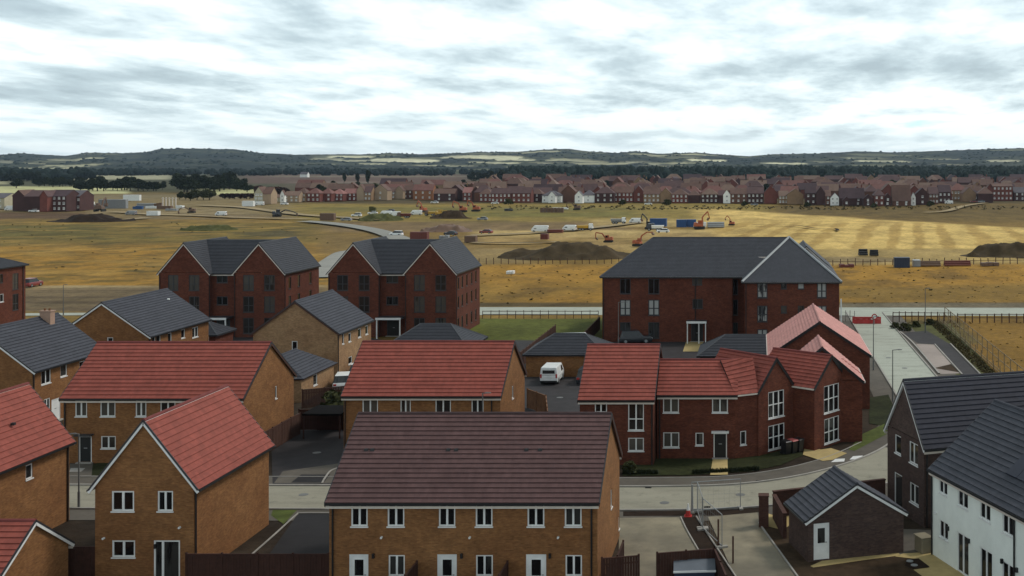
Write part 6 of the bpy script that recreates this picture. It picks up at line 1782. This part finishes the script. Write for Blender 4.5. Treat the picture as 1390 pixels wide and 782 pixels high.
# ================================================================== TREES
def leaf_mat(name, c):
    m, nt, b = new_mat(name, 0.9, 0.1)
    f = noise(nt, world_pos(nt), 0.22, 3, .6)
    oi = nt.nodes.new('ShaderNodeObjectInfo')
    col = ramp(nt, f, [(0.3, tuple(v * .6 for v in c)), (0.7, tuple(v * 1.45 for v in c))])
    col = mix(nt, 1.0, col, ramp(nt, oi.outputs['Random'], [(0, .8), (1, 1.25)]), 'MULTIPLY')
    nt.links.new(col, b.inputs['Base Color']); return m
M['leaf'] = leaf_mat('dark_foliage', (0.020, 0.026, 0.013))
M['leaf2'] = leaf_mat('olive_foliage', (0.045, 0.048, 0.020))
M['leafr'] = leaf_mat('reddish_foliage', (0.040, 0.018, 0.013))
M['bark'] = mottled('bark', (0.06, 0.045, 0.03), 0.3, 3)
M['wood_far'] = leaf_mat('far_woodland', (0.009, 0.016, 0.013))
def crown_mb(r_, rx, rz, zc, n, q):
    m = MB(); cl_ = []
    for _ in range(14):
        a = r_.uniform(0, 6.28); e_ = r_.uniform(-.7, 1.0); rr2 = r_.uniform(.3, .72)
        cl_.append((math.cos(a) * rr2 * rx * math.cos(e_), math.sin(a) * rr2 * rx * math.cos(e_), zc + math.sin(e_) * rz * .7, r_.uniform(.28, .5)))
    for i in range(n):
        c = cl_[i % len(cl_)]
        d_ = Vector((r_.gauss(0, 1), r_.gauss(0, 1), r_.gauss(0, 1))).normalized() * (r_.random() ** .4)
        p = Vector((c[0] + d_.x * c[3] * rx, c[1] + d_.y * c[3] * rx, c[2] + d_.z * c[3] * rz))
        u = Vector((r_.gauss(0, 1), r_.gauss(0, 1), r_.gauss(0, .6))).normalized() * q * r_.uniform(.6, 1.2)
        w = u.cross(Vector((r_.gauss(0, 1), r_.gauss(0, 1), r_.gauss(0, 1)))).normalized() * q * r_.uniform(.5, 1)
        m.poly([p - u - w * .6, p + u * .8 - w, p + u + w * .7, p - u * .7 + w])
    return m
def make_tree(label, cat, rx, rz, zc, n, q, mat, name):
    t = empty(name, label, cat, (0, 0, 0), 0)
    m = MB(); m.tube((0, 0, -.2), (0, 0, zc), rx * .07 + .12, 7, .08)
    for k in range(4):
        a = k * 1.6; m.tube((0, 0, zc * .45 + k * .3), (math.cos(a) * rx * .5, math.sin(a) * rx * .5, zc + .2), .12, 5, .04)
    m.build('trunk', M['bark'], t)
    crown_mb(random.Random(len(name) + int(rx * 10)), rx, rz, zc, n, q).build('crown', M[mat], t)
    return t
TP = {'round': (6.5, 5.5, 7.0, 1500, .8, 'leaf', 'broadleaf_tree'), 'wide': (8.5, 5.5, 6.6, 1700, .85, 'leaf', 'spreading_tree'), 'tall': (3.4, 8.5, 9.5, 1200, .7, 'leaf', 'poplar_tree'),
      'olive': (6.0, 5.0, 6.0, 1300, .8, 'leaf2', 'young_tree'), 'bush': (3.5, 2.0, 1.8, 700, .5, 'leafr', 'red_bush'), 'shrub': (3.0, 2.0, 1.8, 700, .5, 'leaf2', 'green_bush')}
tproto = {}
def tree(kind, x, yb, h, label, group=None):
    """tree of height h standing at photo column x, foot row yb"""
    p = P(x, yb); a = TP[kind]; full = a[2] + a[1]
    if kind not in tproto:
        tproto[kind] = reg(make_tree(label, 'tree' if 'bush' not in a[6] else 'bush', *a)); t = tproto[kind]
        t.location = (p.x, p.y, 0)
        if group: t['group'] = group
    else: t = copy_thing(tproto[kind], (p.x, p.y, 0), rng.uniform(0, 6.28), label, group=group)
    s_ = h / full; t.scale = (s_ * rng.uniform(.9, 1.15), s_ * rng.uniform(.9, 1.1), s_)
    if 'group' in t.keys() and not group: del t['group']
tree('tall', 467, 249, 13, 'narrow dark reddish tree, leftmost of three behind the pink roofs')
tree('tall', 485, 249.5, 13, 'narrow dark tree, middle of three behind the pink roofs')
tree('tall', 500, 252, 17, 'tallest narrow dark tree, rightmost of three behind the pink roofs')
tree('tall', 796, 247, 17, 'tall dark tree behind the estate, left of a touching pair')
tree('tall', 804, 247, 17, 'tall dark tree behind the estate, right of a touching pair')
tree('tall', 825, 247, 16, 'tall dark tree alone right of the touching pair')
G1 = 'dark trees in the wood left of the cream house'
rt = random.Random(5)
for i in range(26):
    x = 240 + i * 3.7 + rt.uniform(-3, 3); yb = 262 - (x - 300) ** 2 / 6000 - rt.uniform(0, 7); h = rt.uniform(9, 13) * (1.0 if x < 320 else .7) * (1 + (262 - yb) * .03)
    tree(rt.choice(['round', 'wide']), x, yb, h, 'dark broadleaf tree in the wood left of the cream house', G1)
G2 = 'dark trees lining the pale fields at far left'
for i in range(20):
    x = 112 + i * 5.6 + rt.uniform(-3, 3); yb = 258.5 + rt.uniform(-2, 1.5)
    hh = 7.5 + 5 * math.exp(-((x - 133) / 9) ** 2) + 4.5 * math.exp(-((x - 176) / 14) ** 2)
    tree(rt.choice(['round', 'wide', 'round']), x, yb, hh, 'dark broadleaf tree lining the pale fields at far left', G2)
for i in range(14):
    x = 52 + i * 4.6 + rt.uniform(-2, 2)
    tree(rt.choice(['round', 'wide']), x, 253 + rt.uniform(-1.5, 1), rt.uniform(7, 9.5), 'dark broadleaf tree behind the dark red building', 'dark trees behind the far left building')
for i in range(7): tree('round', 2 + i * 8 + rt.uniform(-3, 3), 246, rt.uniform(9, 13), 'dark tree at the left edge beyond the far left building', 'dark trees at the left edge')
tree('wide', 22, 255, 9, 'small dark tree alone on the pale field at far left')
for i in range(6): tree('bush', 305 + i * 7 + rt.uniform(-2, 2), 269.5, 3.6, 'low reddish bush before the pale field right of the wood', 'reddish bushes by the pale field')
for i in range(5): tree('bush', 352 + i * 8, 262 + i * 1.2, rt.uniform(5, 8), 'reddish dark tree behind the cream house', 'reddish trees behind the cream house')
for i in range(6): tree('olive', 244 + i * 8 + rt.uniform(-2, 2), 271 + rt.uniform(-1, 2), rt.uniform(4, 7), 'olive green scrub tree before the dark wood', 'olive scrub trees before the wood')
for i in range(9): tree('round', 640 + i * 9 + rt.uniform(-4, 4), 246.5, rt.uniform(10, 15), 'dark tree behind the middle of the far estate', 'dark trees behind the middle of the estate')
for i, (x, yb, h) in enumerate(((1215, 446, 0.9), (1228, 449, 1.1), (1243, 444, 0.9), (1262, 441, 0.9))):
    tree('shrub', x, yb, h, ['weedy bush nearest the end of the red barriers', 'largest weedy bush by the top of the access road', 'weedy bush right of the largest one by the access road', 'weedy bush farthest right below the post fence'][i])
tree('shrub', 452, 566, 2.4, 'pale leafy shrub left of the middle red-roofed terrace')
tree('shrub', 857, 642, .9, 'low shrub at the left corner of the dark lawn')

for i in range(70):
    x = rt.uniform(400, 1385); yb = rt.uniform(254, 266)
    tree(rt.choice(['olive', 'round', 'olive']), x, yb, rt.uniform(5, 8), 'garden tree between the roofs of the far estate', 'garden trees among the far estate houses')
for i, (x, yb, k_) in enumerate(((1095, 281, 0), (1186, 282, 1), (1262, 280, 0), (690, 277.5, 1), (845, 278, 0), (905, 278.5, 1), (1010, 279.5, 0))):
    tree('shrub', x, yb, rt.uniform(2.5, 3.5), ['bush at the foot of the wide tan gable', 'bush left of the big brown roof', 'bush right of the slim white gable', 'bush left of the four pairs of white windows', 'bush before the terrace with two rows of pale windows', 'bush before the tan brick front', 'bush before the brown house right of the narrow white gable'][i])

# far-off woods as masses
def lumps(pts, label, name):
    base = []
    phi = (1 + 5 ** .5) / 2
    ico = [(-1, phi, 0), (1, phi, 0), (-1, -phi, 0), (1, -phi, 0), (0, -1, phi), (0, 1, phi), (0, -1, -phi), (0, 1, -phi), (phi, 0, -1), (phi, 0, 1), (-phi, 0, -1), (-phi, 0, 1)]
    ico = np.array(ico) / np.linalg.norm(ico[0]); fc = np.array([(0, 11, 5), (0, 5, 1), (0, 1, 7), (0, 7, 10), (0, 10, 11), (1, 5, 9), (5, 11, 4), (11, 10, 2), (10, 7, 6), (7, 1, 8), (3, 9, 4), (3, 4, 2), (3, 2, 6), (3, 6, 8), (3, 8, 9), (4, 9, 5), (2, 4, 11), (6, 2, 10), (8, 6, 7), (9, 8, 1)])
    rs = np.random.RandomState(3); V_ = []; Fc = []
    k = 0
    for (x, y, z, r, h) in pts:
        for j in range(3):
            ox, oy, oz = rs.uniform(-.5, .5) * r, rs.uniform(-.5, .5) * r, rs.uniform(-.1, .35) * h
            v = ico * (1 + rs.uniform(-.3, .3, (12, 1))) * np.array([r * .75, r * .75, h * .5]) + np.array([x + ox, y + oy, z + h * .45 + oz])
            V_.append(v); Fc.append(fc + k); k += 12
    V_ = np.concatenate(V_); Fc = np.concatenate(Fc)
    me = bpy.data.meshes.new(name); me.vertices.add(len(V_)); me.vertices.foreach_set('co', V_.ravel().astype(np.float32)); me.loops.add(Fc.size); me.loops.foreach_set('vertex_index', Fc.ravel().astype(np.int32))
    me.polygons.add(len(Fc)); me.polygons.foreach_set('loop_start', np.arange(0, Fc.size, 3, dtype=np.int32)); me.polygons.foreach_set('loop_total', np.full(len(Fc), 3, dtype=np.int32)); me.update(calc_edges=True)
    me.materials.append(M['wood_far']); o = bpy.data.objects.new(name, me); COL.objects.link(o)
    tag(o, label, 'woodland', kind='stuff')
rs = random.Random(11)
pts = []
for _ in range(3000):
    Y = rs.uniform(1360, 2350); px_ = rs.uniform(690, 1560)
    if 1215 < px_ < 1310 and 231 < VY + 23 * F / Y < 234: continue
    if float(fbm(np.array([px_ / 60.0]), np.array([Y / 150.0]), 72)[0]) < .40: continue
    pts.append(((px_ - VX) * Y / F, Y, 0, rs.uniform(5, 9), rs.uniform(8, 17)))
for _ in range(500):
    Y = rs.uniform(1330, 1400); px_ = rs.uniform(690, 1560)
    pts.append(((px_ - VX) * Y / F, Y, 0, rs.uniform(3.5, 7), rs.uniform(5, 12) + max(0, (px_ - 1150) / 90)))
lumps(pts, 'dark mass of woodland behind the far estate', 'woodland')
pts = []
for _ in range(1900):
    Y = rs.uniform(2150, 2600); px_ = rs.uniform(-300, 760)
    if float(fbm(np.array([px_ / 45.0]), np.array([Y / 120.0]), 71)[0]) < .47: continue
    pts.append(((px_ - VX) * Y / F, Y, 0, rs.uniform(5, 8), rs.uniform(6, 12)))
for _ in range(260):
    Y = rs.uniform(1500, 1900); px_ = rs.choice([rs.uniform(-200, 130), rs.uniform(-200, 60)])
    pts.append(((px_ - VX) * Y / F, Y, 0, rs.uniform(6, 10), rs.uniform(9, 15)))
lumps(pts, 'dark belt of woodland at the foot of the hills on the left', 'woodland')
pts = []
for _ in range(5200):
    px_ = rs.uniform(-150, 1500); Y = 2600 + 2250 * rs.random() ** .8
    i_ = int(np.argmin(np.abs(kh - (px_ - VX) / F))); j_ = int(np.argmin(np.abs(yh - Y)))
    if Ch[j_, i_].sum() > .13: continue
    if float(fbm(np.array([px_ / 30.0]), np.array([Y / 200.0]), 73)[0]) < .45: continue
    pts.append(((px_ - VX) * Y / F, Y, float(Zh[j_, i_]) - 4, rs.uniform(4, 8), rs.uniform(4, 7)))
lumps(pts, 'scattered woods and hedgerow trees over the hillsides', 'hillside_woods')
# skyline trees on the hills
pts = []
for _ in range(1000):
    px_ = rs.uniform(-300, 1700); Y = YR - rs.uniform(0, 160)
    if 400 < px_ < 500 or 1000 < px_ < 1035: continue
    if rs.random() > .35 + .65 * float(fbm(np.array([px_ / 22.0]), np.array([3.0]), 61)[0]): continue
    z = CAMH - (np.interp(px_, sky_px, sky_py) - VY) * YR / F
    pts.append(((px_ - VX) * Y / F, Y, z - 5, rs.uniform(5, 10), rs.uniform(6, 11)))
lumps(pts, 'thin line of trees along the skyline of the hills', 'skyline_trees')

# rough grass tufts in the nearer gold fields, lawns and verges
def tufts(label, n, region, hmin, hmax, mat, w=.25, seed=1):
    r_ = random.Random(seed); m = MB()
    for _ in range(n):
        x, y = region(r_); h = r_.uniform(hmin, hmax)
        for k in range(3):
            a = r_.uniform(0, 6.28); c, s_ = math.cos(a) * w * r_.uniform(.5, 1), math.sin(a) * w * r_.uniform(.5, 1)
            ox, oy = r_.uniform(-w, w), r_.uniform(-w, w)
            m.poly([(x - c, y - s_, 0), (x + c, y + s_, 0), (x + ox + c * .2, y + oy + s_ * .2, h)])
    tag(m.build('rough_grass', M[mat]), label, 'grass', kind='stuff')
M['tuft_o'] = mottled('olive_grass_blades', (0.08, 0.062, 0.024), 0.35, .4, .95)
M['tuft_g'] = mottled('gold_grass_blades', (0.19, 0.125, 0.042), 0.3, .4, .95)
M['tuft_d'] = mottled('dark_green_blades', (0.022, 0.028, 0.010), 0.4, 1.5, .95)
def regpx(x0, x1, y0, y1):
    Ya, Yb = F * 23 / (y1 - VY), F * 23 / (y0 - VY)
    def f(r_):
        Y = r_.uniform(Ya, Yb); px_ = r_.uniform(x0, x1); return ((px_ - VX) * Y / F, Y)
    return f
def hedge_line(r_):
    u = r_.random(); x, y = ((846 + u * 92, 645.5 - u * .5) if u < .5 else (850 + u * 180, 645 - (u - .5) * 10)); g = G(x, y - 1 - r_.random()); return (g[0], g[1])
tufts('tall dry gold grass in the field between the fence and the link road', 500, regpx(640, 1450, 360, 412), .06, .16, 'tuft_g', .3, 2)
tufts('scattered olive weeds in the gold field right of the flats', 50, regpx(640, 1450, 360, 414), .1, .35, 'tuft_o', .4, 3)
tufts('scattered dark weeds in the left gold field', 70, regpx(-40, 450, 300, 388), .1, .4, 'tuft_o', .5, 4)
tufts('dark weeds along the foot of the far front row', 350, regpx(640, 1400, 280, 285), .3, 1.0, 'tuft_o', .9, 5)
tufts('rough grass on the verge beside the access road', 900, lambda r_: (r_.uniform(24.6, 26), r_.uniform(118, 166)), .1, .3, 'tuft_o', .2, 6)
tufts('dark planting along the pavement before the red brick row', 700, hedge_line, .15, .4, 'tuft_d', .12, 7)
tufts('gold grass in the fenced field at the right', 160, lambda r_: (r_.uniform(27.5, 60), r_.uniform(112, 166)), .06, .2, 'tuft_g', .22, 8)

# ================================================================== HAZE
hz_ = MB(); hz_.box(-16000, -300, -6, 9000, 9100, 150)
ho = hz_.build('haze', M['white']); tag(ho, 'thin pale haze softening the far hills', 'haze', kind='stuff')
hm_ = bpy.data.materials.new('haze'); hm_.use_nodes = True
hnt = hm_.node_tree; hnt.nodes.clear()
hout = hnt.nodes.new('ShaderNodeOutputMaterial'); pv = hnt.nodes.new('ShaderNodeVolumePrincipled')
pv.inputs['Color'].default_value = (0.62, 0.80, 1.0, 1); pv.inputs['Density'].default_value = 0.000035; pv.inputs['Anisotropy'].default_value = 0.2
hnt.links.new(pv.outputs[0], hout.inputs['Volume'])
ho.data.materials.clear(); ho.data.materials.append(hm_)
